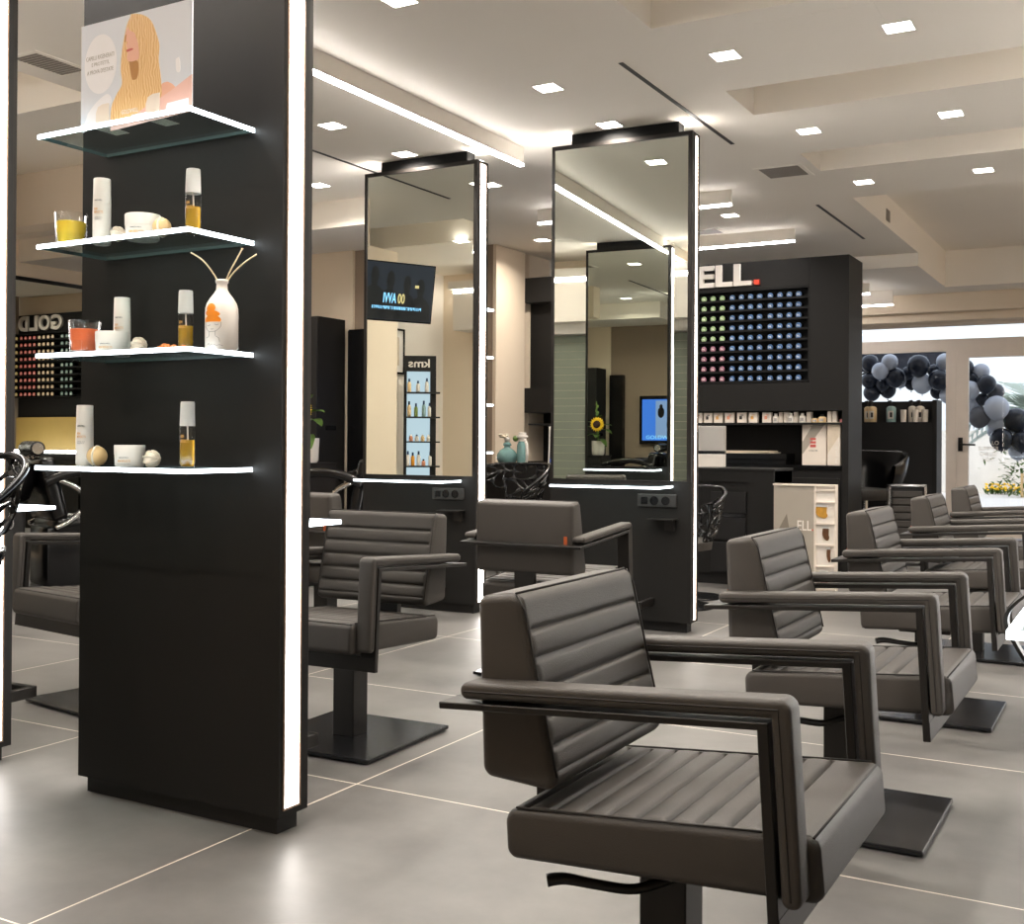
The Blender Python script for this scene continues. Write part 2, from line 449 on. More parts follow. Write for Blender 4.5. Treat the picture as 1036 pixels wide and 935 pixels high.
# --- door wall
yd = 14.3
bm = B((-3.6, .4, yd-.05, yd+.03, 2.20, 2.345), (-3.6, .4, yd-.02, yd+.03, 2.50, 2.56), (-3.6, -3.5, yd-.05, yd+.03, 0, 2.5),
       (.3, .4, yd-.05, yd+.03, 0, 2.5), (-2.095, -1.975, yd-.05, yd+.03, 0, 2.2), (-3.5, -2.095, yd-.04, yd+.03, 0, .28))
struct(obj('trim_5', bm, m_door))
w1 = struct(obj('window_1', B((-3.5, -2.095, yd-.002, yd+.002, .28, 2.2)), m_pane))
w2 = struct(obj('window_2', B((-3.5, .3, yd-.002, yd+.002, 2.345, 2.5)), m_pane))
d1 = struct(obj('door_1', B((-1.972, -1.845, yd-.06, yd+.02, .02, 2.2), (-1.845, -.75, yd-.06, yd+.02, 2.12, 2.2), (-1.845, -.75, yd-.06, yd+.02, .02, .31), (-.75, -.63, yd-.06, yd+.02, .02, 2.2)), m_door))
obj('pane', B((-1.845, -.75, yd-.022, yd-.018, .31, 2.12)), m_pane, d1)
hb = tube([(-1.93, yd-.06, 1.1), (-1.93, yd-.12, 1.1)], .012); tube([(-1.935, yd-.115, 1.1), (-1.76, yd-.115, 1.095)], .011, bm=hb); B((-1.955, -1.905, yd-.07, yd-.06, 1.02, 1.18), bm=hb)
obj('handle', hb, m_frame, d1, 40)
lt = bmesh.new()
for s, x0, x1, z in (('LO', -1.59, -1.517, 1.095), ('SUMMER', -1.735, -1.517, 1.03), ('CHILLED', -1.72, -1.53, .965), ('LIGHT', -1.69, -1.56, .90)):
    merge(lt, text(s, x0, x1, z, z+.048, yd-.024, .0015))
ol = obj('decal_lettering', lt, m_letter, d1); ol['label'] = 'faint white lettering on the door glass'
d2 = struct(obj('window_3', B((-.63, .3, yd-.002, yd+.002, .28, 2.2)), m_pane))

# --- outside
struct(obj('ground', B((-14, 12, 14.36, 21.5, -.16, -.06)), m_road))
struct(obj('trim_6', B((-20, 16, 21.5, 40, -.12, .0)), m_pave))
struct(obj('wall_outside', B((-18, 14, 27.5, 28, 0, 1.42)), m_stone))

# ================================================================ CEILING FITTINGS
def downlight(x, y, label, group=None, z=H):
    t = thing('ceiling_downlight', label, 'ceiling light', (x, y, z), 0, group)
    s = .06
    obj('trim_frame', B((-s-.006, s+.006, -s-.006, -s, -.004, .002), (-s-.006, s+.006, s, s+.006, -.004, .002), (-s-.006, -s, -s, s, -.004, .002), (s, s+.006, -s, s, -.004, .002)), m_white, t)
    obj('light_panel', B((-s, s, -s, s, -.003, .001)), e_down, t)
    li = bpy.data.lights.new('downlight_lamp', 'AREA'); li.shape = 'SQUARE'; li.size = .11; li.energy = DOWN; li.color = (1., .91, .81); li.spread = math.radians(150)
    lo = bpy.data.objects.new('downlight_lamp', li); COL.objects.link(lo); lo.parent = t; lo.location = (0, 0, -.008)
DOWN = 8.5
for x, y, l in ((-2.775, 3.95, 'square ceiling downlight at the top edge of the photo, beside the long light line'),
                (-2.768, 5.31, 'square ceiling downlight nearest the end of the long light line, right of it'),
                (-4.229, 5.346, 'square ceiling downlight just right of the shelf column, left of the long light line'),
                (-4.23, 6.1, 'square ceiling downlight right above the smaller left mirror column'),
                (-2.772, 6.10, 'square ceiling downlight right above the larger mirror column'),
                (-1.784, 5.27, 'square ceiling downlight above the ceiling access hatch, beside the first coffer'),
                (-.981, 5.274, 'square ceiling downlight nearest the top right corner, big and bright'),
                (-1.776, 6.78, 'square ceiling downlight between the second and third coffers, left one'),
                (-.979, 6.806, 'square ceiling downlight between the second and third coffers, right one'),
                (-1.777, 8.29, 'square ceiling downlight beyond the third coffer, left one'),
                (-.985, 8.31, 'square ceiling downlight beyond the third coffer, right one'),
                (-5.30, 6.55, 'square ceiling downlight half hidden by the right edge of the shelf column'),
                (-4.185, 7.127, 'square ceiling downlight peeping out behind the left mirror column')):
    downlight(x, y, l)
for x, y in ((-2.775, 2.3), (-2.775, .6), (-4.6, 2.6), (-4.23, 3.9), (-5.6, 3.4), (-1.78, 3.75), (-.98, 3.75), (-1.78, 2.2), (-.98, 2.2), (-1.78, .6), (-.98, .6), (.1, 3.75), (.1, 5.27), (.1, 6.8), (.1, 8.3), (-7.6, 5.7), (-6.2, 5.7), (-7.6, 6.7), (-7.6, 9.0), (-6.3, 9.0), (-4.0, 9.0), (-3.0, 9.0), (-4.9, 9.3)):
    downlight(x, y, 'square ceiling downlight added outside the direct view to light the room', 'downlights added outside the view')  # extra lamps added out of view to light the room

for x, y in ((.1, 10.0), (.1, 11.4), (.1, 12.8), (1.4, 11.4), (1.4, 12.8)):
    downlight(x, y, 'square downlight added out of view in the big ceiling recess to light the door end', 'downlights added in the big recess', 3.24)  # unseen lamps added to brighten the door frame
def line_light(x0, x1, y0, y1, label, ztop=H, drop=.105, along='x'):
    t = thing('linear_ceiling_light', label, 'ceiling light', ((x0+x1)/2, (y0+y1)/2, ztop-drop))
    dx, dy = (x1-x0)/2, (y1-y0)/2
    obj('housing', B((-dx, dx, -dy, dy, .004, drop-.001)), m_ceil, t)
    obj('diffuser', B((-dx, dx, -dy*1.0, dy*1.0, -.012, .004)), e_line, t)
line_light(-3.50, -3.47, .4, 6.33, 'long beige ceiling light fin running away above the left mirror column')
line_light(-5.485, -5.455, 1.9, 3.38, 'ceiling light fin seen only in the left mirror column')
line_light(-4.30, -2.69, 8.08, 8.11, 'short ceiling light fin behind the larger mirror column, crossing its top')
line_light(-4.4, -2.69, 9.80, 9.83, 'ceiling light fin just above the black colour wall')
line_light(-4.0, -2.64, 12.6, 12.64, 'far ceiling light fin half hidden behind the colour wall, shorter stub', 2.84, .11)
line_light(-4.0, -2.53, 13.3, 13.34, 'far ceiling light fin nearest the glass door, right of the colour wall', 2.84, .16)

def slot(y0, y1, x, l):
    tag(obj('slot_diffuser', B((x-.012, x+.012, y0, y1, H-.003, H+.002)), m_slot), l, 'air vent')
slot(5.13, 6.86, -2.272, 'dark slot in the ceiling ending above the larger mirror column')
slot(8.92, 10.6, -2.268, 'dark slot in the ceiling above the right part of the colour wall')
slot(5.02, 6.85, -4.70, 'dark slot in the ceiling between shelf column and left mirror column')
def vent(x0, x1, y0, y1, l, zz=H):
    t = thing('ceiling_vent', l, 'air vent', ((x0+x1)/2, (y0+y1)/2, zz))
    a, b = (x1-x0)/2, (y1-y0)/2
    obj('frame', B((-a-.03, a+.03, -b-.03, -b, -.003, 0), (-a-.03, a+.03, b, b+.03, -.003, 0), (-a-.03, -a, -b, b, -.003, 0), (a, a+.03, -b, b, -.003, 0)), m_ceil, t)
    bm = bmesh.new()
    for i in range(12):
        yy = -b+2*b*(i+.5)/12
        B((-a, a, yy-b/16, yy+b/16, -.002, -.0005), bm=bm)
    obj('grille', bm, m_vent, t)
vent(-4.87, -4.70, 3.66, 3.95, 'grey ceiling vent at the upper left between the two columns')
vent(-2.33, -2.06, 7.58, 7.88, 'grey ceiling vent right of the larger mirror column')
vent(-3.7, -3.3, 9.5, 9.72, 'flat ceiling vent just above the colour wall')
tag(obj('wall_grille', B((-1.972, -1.962, 10.05, 10.2, 3.02, 3.12)), m_vent), 'tiny square grille in the side of the big ceiling recess', 'air vent')
hb = bmesh.new()
hx0, hx1, hy0, hy1, q = -1.62, -1.05, 5.0, 5.45, .003
hb = B((-1.56, -1.557, 4.95, 5.18, H-.001, H+.001), (-1.56, -1.0, 5.178, 5.181, H-.001, H+.001))
tag(obj('access_hatch', B((-1.56, -1.02, 4.93, 5.18, H-.0012, H+.001)), m_ceil), 'faint flush access hatch in the ceiling between two downlights', 'hatch')
hb.free()

# ================================================================ STYLING CHAIRS
TILT = -math.radians(3.5)
TC = (0, 0, .44)
def tl(bm): return rot(bm, TILT, 'Y', TC)
def make_chair(label):
    t = thing('styling_chair', label, 'chair', (0, 0, 0), 0, 'black leather styling chairs')
    sc = ([(-.225, .368), (.341, .361), (.339, .467), (-.225, .458)], [.02, .02, .022, .028])
    gr = [.14, .245, .35, .455, .56, .665, .77, .875, .975]
    s = obj('seat', tl(cushion(rounded(*sc, {2: (gr, .0085, .0042, .003)}), .247, .016, plain=rounded(*sc, {2: (gr, 0, .0042, 0)}))), m_leather, t, 50)
    pb = bmesh.new()
    for sy in (-1, 1): tube([(-.2, sy*.2405, .4595), (.318, sy*.2405, .4670)], .0022, 6, pb)
    tube([(.3295, -.236, .4632), (.3295, .236, .4632)], .0022, 6, pb)
    obj('piping', tl(pb), m_seam, s, True)
    bc = ([(-.266, .512), (-.11, .492), (-.168, .842), (-.258, .836)], [.022, .024, .024, .018])
    gr = [.005, .165, .335, .505, .675, .845]
    b = obj('backrest', tl(cushion(rounded(*bc, {1: (gr, .008, .0042, .003)}), .25, .016, plain=rounded(*bc, {1: (gr, 0, .0042, 0)}))), m_leather, t, 50)
    pb = bmesh.new()
    for sy in (-1, 1): tube([(-.11-.058*(z-.492)/.35, sy*.2435, z) for z in (.52, .62, .72, .81)]+[(-.178, sy*.2435, .8385)], .0022, 6, pb)
    tube([(-.1805, -.24, .8405), (-.1805, .24, .8405)], .0022, 6, pb)
    obj('piping', tl(pb), m_seam, b, True)
    tg = obj('maker_tab', tl(B((-.268, -.259, -.222, -.207, .64, .69))), M('rust_tab', (176, 84, 40), .6) if 'rust_tab' not in bpy.data.materials else bpy.data.materials['rust_tab'], b)
    tg['label'] = 'small rust coloured fabric tab'
    ab = B((-.312, .288, .248, .308, .642, .654), (-.312, .288, -.308, -.248, .642, .654), (-.312, -.268, -.249, .249, .642, .654),
           (.270, .288, .248, .308, .305, .645), (.270, .288, -.308, -.248, .305, .645), bev=.0015, seg=1)
    a = obj('arm_frame', tl(ab), m_steel, t)
    obj('cross_plate', tl(B((.271, .289, -.307, .307, .305, .356), bev=.001, seg=1)), m_steel, t)
    for sy in (-1, 1):
        pp = rounded([(-.268, .660), (.292, .660), (.292, .372), (.324, .372), (.324, .690), (-.268, .690)], [.014, .001, .014, .014, .02, .014])
        # concave inner corner: keep the tiny radius
        p = obj('arm_pad', tl(cushion(pp, .030, .010, sy*.278)), m_leather, t, 50)
        sb = bmesh.new()
        for k in (-1, 1): tube([(-.258, sy*.278+k*.0297, .675), (.305, sy*.278+k*.0297, .675), (.308, sy*.278+k*.0297, .385)], .002, 5, sb)
        obj('seam', tl(sb), m_seam, p)
    obj('back_bracket', tl(B((-.262, -.236, -.05, .05, .36, .53), (-.262, .05, -.05, .05, .345, .37))), m_steel, t)
    obj('column', B((-.046, .046, -.046, .046, .018, .345), (-.10, .10, -.10, .10, .335, .352), bev=.003, seg=1), m_steel, t)
    obj('base_plate', B((-.272, .272, -.263, .263, .006, .02), bev=.003, seg=2), m_plate, t)
    for sx in (-1, 1):
        for sy in (-1, 1): obj('glide', lathe([(.02, 0), (.022, .003), (.02, .007)], 12, None, (sx*.24, sy*.23, 0)), m_chrome, t)
    lv = smoothpts([(.02, -.045, .300), (-.03, -.10, .288), (-.09, -.135, .296), (-.145, -.155, .303), (-.175, -.17, .299)], 5)
    bm = tube(lv, [.010+.006*max(0, i/len(lv)-.5) for i in range(len(lv))], 8)
    obj('pump_lever', bm, m_steel, t, True)
    return t
chairs = [(-.782, 2.02, 0, 'black leather styling chair closest to the camera, in the front right'),
          (-.790, 3.43, 0, 'second black styling chair in the right-hand row, just behind the closest one'),
          (-.79, 4.93, 0, 'third black styling chair from the front in the right-hand row'),
          (-.80, 6.42, 0, 'fourth black styling chair in the right-hand row, mostly hidden, before the armchair'),
          (-.81, 7.88, 0, 'farthest black styling chair of the right-hand row, in front of the glass door'),
          (-2.575, 3.385, -math.radians(88), 'black styling chair facing us on a square plate beside the shelf column'),
          (-2.515, 4.86, math.radians(92), 'black styling chair seen from behind, facing the larger mirror column'),
          (-3.79, 3.385, -math.radians(99), 'black styling chair seen in the gap left of the shelf column'),
          (-3.90, 4.90, math.radians(90), 'black styling chair half hidden between shelf column and the chair on the square plate')]
c0 = make_chair(chairs[0][3])
c0.location = (chairs[0][0], chairs[0][1], 0); c0.rotation_euler = (0, 0, chairs[0][2])
for x, y, rz, l in chairs[1:]:
    dup(c0, (x, y, 0), rz, l)

# ================================================================ COLUMNS
def light_side(t, sx, W, T, z0, z1, half):
    s = obj('light_strip', B((sx*W-(.004 if sx > 0 else -.002) if False else sx*(W-.006), sx*(W+.0015), T/2-half, T/2+half, z0, z1)), e_strip, t)
    fr = bmesh.new()
    x0, x1 = sx*(W-.002), sx*(W+.004)
    for ya, yb in ((T/2-half-.006, T/2-half), (T/2+half, T/2+half+.006)): B((min(x0, x1), max(x0, x1), ya, yb, z0-.006, z1+.006), bm=fr)
    B((min(x0, x1), max(x0, x1), T/2-half, T/2+half, z0-.006, z0), bm=fr); B((min(x0, x1), max(x0, x1), T/2-half, T/2+half, z1, z1+.006), bm=fr)
    obj('strip_frame', fr, m_bezel, s)

def top_lights(t, W, T):
    for sx in (-1, 1): obj('top_light', B((min(sx*(W-.075), sx*(W-.01)), max(sx*(W-.075), sx*(W-.01)), T/2-.02, T/2+.02, 2.8995, 2.906)), e_top, t)

def glass_shelf(t, x0, x1, y0, y1, z, front, led_left=False):
    """front: -1 -> front edge on the y0 side, +1 -> y1"""
    s = obj('glass_shelf', B((x0+.004, x1-.004, y0+.004, y1-.001, z, z+.010)), m_shelf, t)
    yf = (y0, y0+.004) if front < 0 else (y1-.004, y1)
    bm = B((x0, x1, yf[0], yf[1], z-.001, z+.011), (x1-.004, x1, y0, y1, z-.001, z+.011))
    obj('led_edge', bm, e_shelf, s)
    ym = (y1-.003, y1) if front < 0 else (y0, y0+.003)
    obj('clear_edge', B((x0, x0+.003, y0+.004, y1, z, z+.010), (x0, x1, ym[0], ym[1], z, z+.010)), m_shelfedge, s)
    return s

def mirror_column(label, loc, rz, W, T, half, back=False, skew=0.):
    """front (mirror) faces local -y, front face at y = 0"""
    t = thing('mirror_column', label, 'mirror column', loc, rz, 'mirror columns')
    obj('body', B((-W, W, .012, T, .06, 2.9)), m_black, t)
    obj('plinth', B((-W+.03, W-.03, .03, T-.025, 0, .06)), m_black2, t)
    obj('front_panel', B((-W, W, 0, .012, .06, .872)), m_black, t)
    obj('mirror', rot(B((-W+.018, W-.026, .004, .012, .878, 2.876)), math.radians(skew), 'Z', (0, .006, 0)), m_mirror, t)
    obj('mirror_frame', B((-W, -W+.018, -.003, .012, .872, 2.9), (W-.026, W, -.003, .012, .872, 2.9), (-W+.018, W-.026, -.003, .012, 2.876, 2.9), (-W+.018, W-.026, -.003, .012, .872, .878)), m_frame, t)
    obj('ceiling_cap', B((-W+.12, W-.09, .02, T-.02, 2.9, 2.968)), m_cap, t)
    light_side(t, 1, W, T, .075, 2.88, half); light_side(t, -1, W, T, .075, 2.88, half); top_lights(t, W, T)
    glass_shelf(t, -.335, .335, -.25, 0, .840, -1)
    so = obj('power_socket', B((.12, .36, -.012, 0, .725, .80), bev=.004), m_socket, t)
    bm = bmesh.new()
    for x in (.225, .295):
        k = lathe([(.026, 0), (.026, .004), (.021, .004), (.02, .001), (.0, .001)], 20, None, (0, 0, 0), False)
        rot(k, PI/2, 'X', (0, 0, 0))
        for v in k.verts: v.co += Vector((x, -.012, .762))
        merge(bm, k)
    B((.145, .185, -.0145, -.011, .742, .782), bm=bm)
    obj('socket_face', bm, m_gloss, so)
    hd = bmesh.new()
    B((.21, .37, -.11, -.004, .655, .661), (.29, .35, -.02, 0, .59, .655), bm=hd)
    obj('tool_holder', hd, m_steel, t)
    ft = obj('footrest', B((.20, .225, -.20, -.0, .155, .195), (-.12, .225, -.225, -.20, .155, .195), (-.12, -.095, -.20, 0, .155, .195), bev=.002, seg=1), m_steel, t)
    obj('tread_strip', B((-.06, .17, -.223, -.202, .1951, .199)), m_chrome, ft)
    if back:
        for z in (1.976, 1.657, 1.339, 1.02): glass_shelf(t, -.345, .345, T, T+.25, z, 1)
    return t
mirror_column('tall black mirror column with lit edge showing a second lit mirror and window blinds', (-2.737, 6.185, 0), math.radians(2.7), .444, .135, .018, False, .45)
mirror_column('tall black mirror column with lit edge reflecting a dark television screen', (-4.178, 6.2, 0), 0, .443, .135, .034, True)

def shelf_column(label, loc, rz, W, T, mirror=True, shelves=True):
    """front (product shelves) faces local -y, mirror on the +y side"""
    t = thing('shelf_column', label, 'column', loc, rz, 'shelf columns')
    obj('body', B((-W, W, 0, T-.012, .05, 2.9)), m_black, t)
    obj('plinth', B((-W+.022, W-.022, .018, T-.02, 0, .05)), m_black2, t)
    obj('back_panel', B((-W, W, T-.012, T, .05, .872)), m_black, t)
    obj('mirror', B((-W+.02, W-.02, T-.012, T-.002, .878, 2.876)), m_mirror, t)
    obj('mirror_frame', B((-W, -W+.02, T-.012, T+.003, .872, 2.9), (W-.02, W, T-.012, T+.003, .872, 2.9), (-W+.02, W-.02, T-.012, T+.003, 2.876, 2.9), (-W+.02, W-.02, T-.012, T+.003, .872, .878)), m_frame, t)
    obj('ceiling_cap', B((-W+.1, W-.1, .02, T-.02, 2.9, 2.968)), m_black2, t)
    light_side(t, 1, W, T-.02, .075, 2.88, .030); light_side(t, -1, W, T-.02, .075, 2.88, .030); top_lights(t, W, T)
    s = glass_shelf(t, -.335, .335, T, T+.24, .845, 1)
    obj('footrest', B((.24, .265, T, T+.22, .155, .195), (-.1, .265, T+.2, T+.225, .155, .195), bev=.002, seg=1), m_steel, t)
    if shelves:
        for z in (1.976, 1.657, 1.341, 1.018): glass_shelf(t, -.300, .304, -.25, 0, z-.006, -1)
    return t
A0R = 1.5
A1 = shelf_column('black column with four lit glass product shelves and a bright vertical light strip', (-2.508, 2.442, 0), -math.radians(.5), .409, .122)
shelf_column('column at the left photo edge of which only a light strip and dark side show', (-3.81, 2.44, 0), math.radians(A0R), .409, .122, True, False)

# station whose lit shelf tip pokes in at the right edge
t = thing('styling_station', 'styling station at the right photo edge with glowing glass shelf tip', 'styling station', (.085, 1.97, 0), PI/2)
obj('body', B((-.409, .409, -.122, 0, .075, 2.9)), m_black, t)
obj('plinth', B((-.385, .385, -.10, -.02, 0, .075)), m_black2, t)
obj('mirror', B((-.39, .39, 0, .004, .88, 2.87)), m_mirror, t)
sh = obj('glass_shelf', B((-.28, .33, .004, .25, .835, .845)), m_shelf, t)
obj('led_edge', B((-.284, -.28, .004, .254, .834, .846), (-.28, .33, .25, .254, .834, .846)), e_shelf, sh)
top_lights(t, .409, .0)
light_side(t, 1, .409, -.12, .115, 2.88, .030); light_side(t, -1, .409, -.12, .115, 2.88, .030)
st = [(-.05, .29, .90), (-.085, .262, .882), (-.105, .256, .862), (-.118, .258, .840), (-.105, .26, .81), (-.08, .24, .765), (-.05, .20, .72)]
stp = smoothpts([(-.115, .20, .905), (-.125, .235, .885), (-.13, .262, .862), (-.133, .272, .84), (-.13, .262, .81), (-.12, .235, .765), (-.105, .19, .715), (-.08, .12, .66), (-.06, .0, .62)], 5)
bm = bmesh.new()
w = .012
va = [bm.verts.new((p.x-w, p.y, p.z)) for p in stp]; vb = [bm.verts.new((p.x+w, p.y, p.z)) for p in stp]
vc = [bm.verts.new((p.x-w, p.y-.006, p.z)) for p in stp]; vd = [bm.verts.new((p.x+w, p.y-.006, p.z)) for p in stp]
for i in range(len(stp)-1):
    for q1, q2 in ((va, vb), (vb, vd), (vd, vc), (vc, va)): bm.faces.new((q1[i], q2[i], q2[i+1], q1[i+1]))
obj('tool_strap', bm, m_steel, t, 40)
for y in (3.4, 4.85, 6.35, 7.85):
    dup(t, (.085, y, 0), PI/2, 'unseen styling station facing the chair row, added to light ceiling and chairs', 'stations outside the direct view')  # station repeats added out of view for the light of their strips

# ================================================================ PRODUCTS ON THE SHELF COLUMN
def bottle(name, label, loc, r, h, rz=0., cat='bottle', group=None):
    t = thing(name, label, cat, loc, rz, group)
    obj('bottle_body', lathe([(r*.92, 0), (r, .006), (r, h*.32), (r*.985, h*.62)], 32), m_white, t, 40)
    obj('cap', lathe([(r*.985, h*.622), (r*.93, h*.985), (r*.90, h), (0.001, h)], 32), m_white, t, 40)
    bm = bmesh.new()
    def band(s, z, hh, w, m):
        k = text(s, -w/2, w/2, z, z+hh, 0, .0006)
        for v in k.verts:
            a = v.co.x/r+.42; rr = r+.0002+(-v.co.y)
            v.co = Vector((rr*math.sin(a), -rr*math.cos(a), v.co.z))
        return k
    obj('print', band('GOLDWELL', h*.70-.01, .004, r*.9, 0), m_ink, t)
    obj('print', band('SUN\nREFLECTS', h*.46, .016, r*1.05, 0), m_inko, t)
    obj('print', band('AFTER SUN\nSHAMPOO', h*.36, .008, r*.9, 0), m_inkw, t)
    return t
def jar(label, loc, r=.043, h=.062, rz=0):
    t = thing('cream_jar', label, 'jar', loc, rz)
    obj('jar_body', lathe([(r*.86, 0), (r*.94, .004), (r*.97, h*.55)], 36), m_white, t, 40)
    obj('lid', lathe([(r*.99, h*.555), (r, h*.97), (r*.97, h), (.001, h)], 36), m_white, t, 40)
    for s, z, hh, w, m in (('GOLDWELL', h*.40, .003, r*.7, m_ink), ('SUN REFLECTS', h*.22, .006, r*.9, m_inko), ('AFTER SUN TREATMENT', h*.1, .003, r*1., m_inkw)):
        k = text(s, -w/2, w/2, z, z+hh, 0, .0006)
        for v in k.verts:
            a = v.co.x/r+.42; rr = r*.97+.0002-v.co.y
            v.co = Vector((rr*math.sin(a), -rr*math.cos(a), v.co.z))
        obj('print', k, m, t)
    return t
def spray(label, loc, r=.020, h=.155):
    t = thing('oil_spray_bottle', label, 'bottle', loc)
    obj('bottle_glass', lathe([(r*.9, 0), (r, .01), (r*1.0, h*.55), (r*.88, h*.62), (r*.86, h*.63)], 28), m_clear, t, True)
    obj('amber_oil', lathe([(r*.80, .004), (r*.93, .012), (r*.94, h*.42), (.001, h*.42)], 28), m_oil, t, 40)
    obj('dip_tube', tube([(0, 0, h*.63), (.004, 0, .02)], .0022, 8), m_white, t)
    obj('cap', lathe([(r*.98, h*.63), (r*.98, h*.64), (r*.9, h*.97), (r*.84, h), (.001, h)], 28), m_frost, t, 40)
    k = text('SUN\nREFLECTS', -.012, .012, h*.38, h*.5, 0, .0005)
    for v in k.verts:
        a = v.co.x/r+.42; rr = r+.0006-v.co.y
        v.co = Vector((rr*math.sin(a), -rr*math.cos(a), v.co.z))
    obj('print', k, m_inko, t)
    return t
def candle(label, loc, wax, r=.046, h=.100):
    t = thing('candle_glass', label, 'candle', loc)
    ri = r-.003
    obj('tumbler', lathe([(r*.84, 0), (r*.88, .004), (r, h), (ri, h), (ri*.86, .012), (.001, .012)], 36, cap=False), m_clear, t, True)
    obj('wax', lathe([(ri*.855, .0125), (ri*.965, h*.74), (ri*.94, h*.75), (.001, h*.75)], 36), wax, t, 40)
    obj('wick', tube([(0, 0, h*.75), (.002, 0, h*.85)], .001, 6), m_ink, t)
    return t
def woundball(label, loc, r=.026):
    t = thing('wound_ball', label, 'ornament', (loc[0], loc[1], loc[2]+r))
    obj('core', ball(r*.93, sub=3), m_shell, t, True)
    bm = bmesh.new()
    for i in range(9):
        ax = Matrix.Rotation(i*.7, 3, 'X') @ Matrix.Rotation(i*1.1, 3, 'Z')
        off = (-.5+i/8)*r*1.0; rr = math.sqrt(max(r*r-off*off, 1e-6))
        tube([ax @ Vector((rr*math.cos(a), rr*math.sin(a), off)) for a in [2*PI*k/20 for k in range(20)]], .0022, 5, bm, True)
    obj('cord', bm, m_shell, t, True)
    return t
def woodball(label, loc, r=.029):
    t = thing('wooden_ball', label, 'ornament', (loc[0], loc[1], loc[2]+r))
    obj('sphere', ball(r, sub=4), m_wood, t, True)
    obj('ribbon', tube([(math.cos(a)*r*.97*.35, math.cos(a)*-r*.97*.94, math.sin(a)*r*.97) for a in [2*PI*k/28 for k in range(28)]], .0035, 6, None, True), m_shell, t, True)
    return t
Z1, Z2, Z3, Z4 = 1.9805, 1.6615, 1.3455, 1.0225
# row 2
candle('yellow candle in a clear tumbler at the left end of the second shelf', (-2.762, 2.275, Z2), m_yellowwax)
bottle('shampoo_bottle', 'tall white shampoo bottle on the second shelf beside the yellow candle', (-2.638, 2.28, Z2), .0255, .190)
woundball('small cord-wound ball in front of the white bottle on the second shelf', (-2.545, 2.255, Z2), .020)
jar('white cream jar on the second shelf from the top', (-2.478, 2.285, Z2), .049, .072)
woodball('pale wooden ball leaning on the cream jar of the second shelf', (-2.382, 2.265, Z2), .026)
spray('amber oil spray bottle on the second shelf near its right corner', (-2.285, 2.285, Z2), .0215, .180)
# row 3
candle('orange candle in a clear tumbler on the third shelf', (-2.712, 2.285, Z3), m_orangewax)
bottle('shampoo_bottle', 'white bottle standing behind the jar on the third shelf', (-2.664, 2.38, Z3), .0245, .176)
jar('white cream jar in front of a bottle on the third shelf, beside the orange candle', (-2.605, 2.29, Z3), .046, .064)
woundball('cord-wound ball alone in the middle of the third shelf', (-2.496, 2.29, Z3), .022)
spray('amber oil spray bottle on the third shelf, left of the white vase', (-2.35, 2.325, Z3), .0215, .172)
for i, (x, y, r, l) in enumerate(((-2.42, 2.30, .011, 'leftmost piece of orange potpourri on the third shelf'), (-2.395, 2.29, .014, 'large knobbly piece of orange potpourri left of the spray bottle'),
                               (-2.368, 2.275, .012, 'piece of orange potpourri in front of the third shelf spray bottle'), (-2.335, 2.265, .010, 'pale piece of potpourri below the spray bottle, third shelf'), (-2.298, 2.265, .009, 'flat orange potpourri piece beside the white vase foot'))):
    bm = ball(r, (0, 0, 0), 3)
    for v in bm.verts: v.co *= 1+.22*math.sin(v.co.x*420+i)*math.cos(v.co.z*380+i*2)
    for v in bm.verts: v.co.z *= .75
    zmin = min(v.co.z for v in bm.verts)
    tag(obj('potpourri_piece', bm, m_coral, None, True, (x, y, Z3-zmin)), l, 'potpourri')
# row 4
bottle('shampoo_bottle', 'tall white bottle at the left of the bottom shelf', (-2.738, 2.31, Z4), .025, .178)
woodball('pale wooden ball on the bottom shelf beside the tall bottle', (-2.662, 2.29, Z4), .029)
jar('white cream jar on the bottom shelf', (-2.545, 2.305, Z4), .043, .062)
woundball('cord-wound ball on the bottom shelf right of the jar', (-2.452, 2.30, Z4), .0235)
spray('amber oil spray bottle on the bottom shelf', (-2.335, 2.32, Z4), .0215, .184)

# vase with reeds and drawn face
vt = thing('reed_diffuser_vase', 'white vase with a drawn face with orange hair and three reeds', 'vase', (-2.215, 2.325, Z3))
vp = [(.040, 0), (.0445, .004), (.0448, .10), (.044, .115), (.040, .128), (.031, .143), (.021, .156), (.0155, .166), (.0145, .182), (.0175, .186), (.0178, .192), (.0155, .194), (.0125, .192), (.0115, .16)]
obj('vase_body', lathe(vp, 48, cap=False), m_white, vt, 60)
def vr(z):
    for (r0, z0), (r1, z1) in zip(vp, vp[1:]):
        if z0 <= z <= z1: return r0+(r1-r0)*(z-z0)/(z1-z0+1e-9)
    return .0448
AO = .20
def on_vase(x, z, lift=.0006):
    a = x*1.3/.0448+AO; r = vr(z)+lift
    return Vector((r*math.sin(a), -r*math.cos(a), z))
def vblob(cx, cz, rx, rz_, ang=0, clip=None):
    bm = bmesh.new(); c = bm.verts.new(on_vase(cx, cz)); ring = []
    rings = [[c]]
    for k in (1, 2, 3):
        ring = []
        for i in range(20):
            a = 2*PI*i/20; x = rx*k/3*math.cos(a); z = rz_*k/3*math.sin(a)
            if clip is not None and z < clip*rz_: z = clip*rz_
            ring.append(bm.verts.new(on_vase(cx+x*math.cos(ang)-z*math.sin(ang), cz+x*math.sin(ang)+z*math.cos(ang))))
        rings.append(ring)
    for i in range(20): bm.faces.new((c, rings[1][i], rings[1][(i+1) % 20]))
    for a, b in zip(rings[1:], rings[2:]):
        for i in range(20): bm.faces.new((a[i], b[i], b[(i+1) % 20], a[(i+1) % 20]))
    return bm
hb = vblob(-.006, .112, .012, .013)
merge(hb, vblob(-.003, .097, .019, .009, -.15)); merge(hb, vblob(-.003, .079, .021, .0135, .0, -.35))
obj('orange_hair', hb, m_orange, vt, True)
lb = bmesh.new()
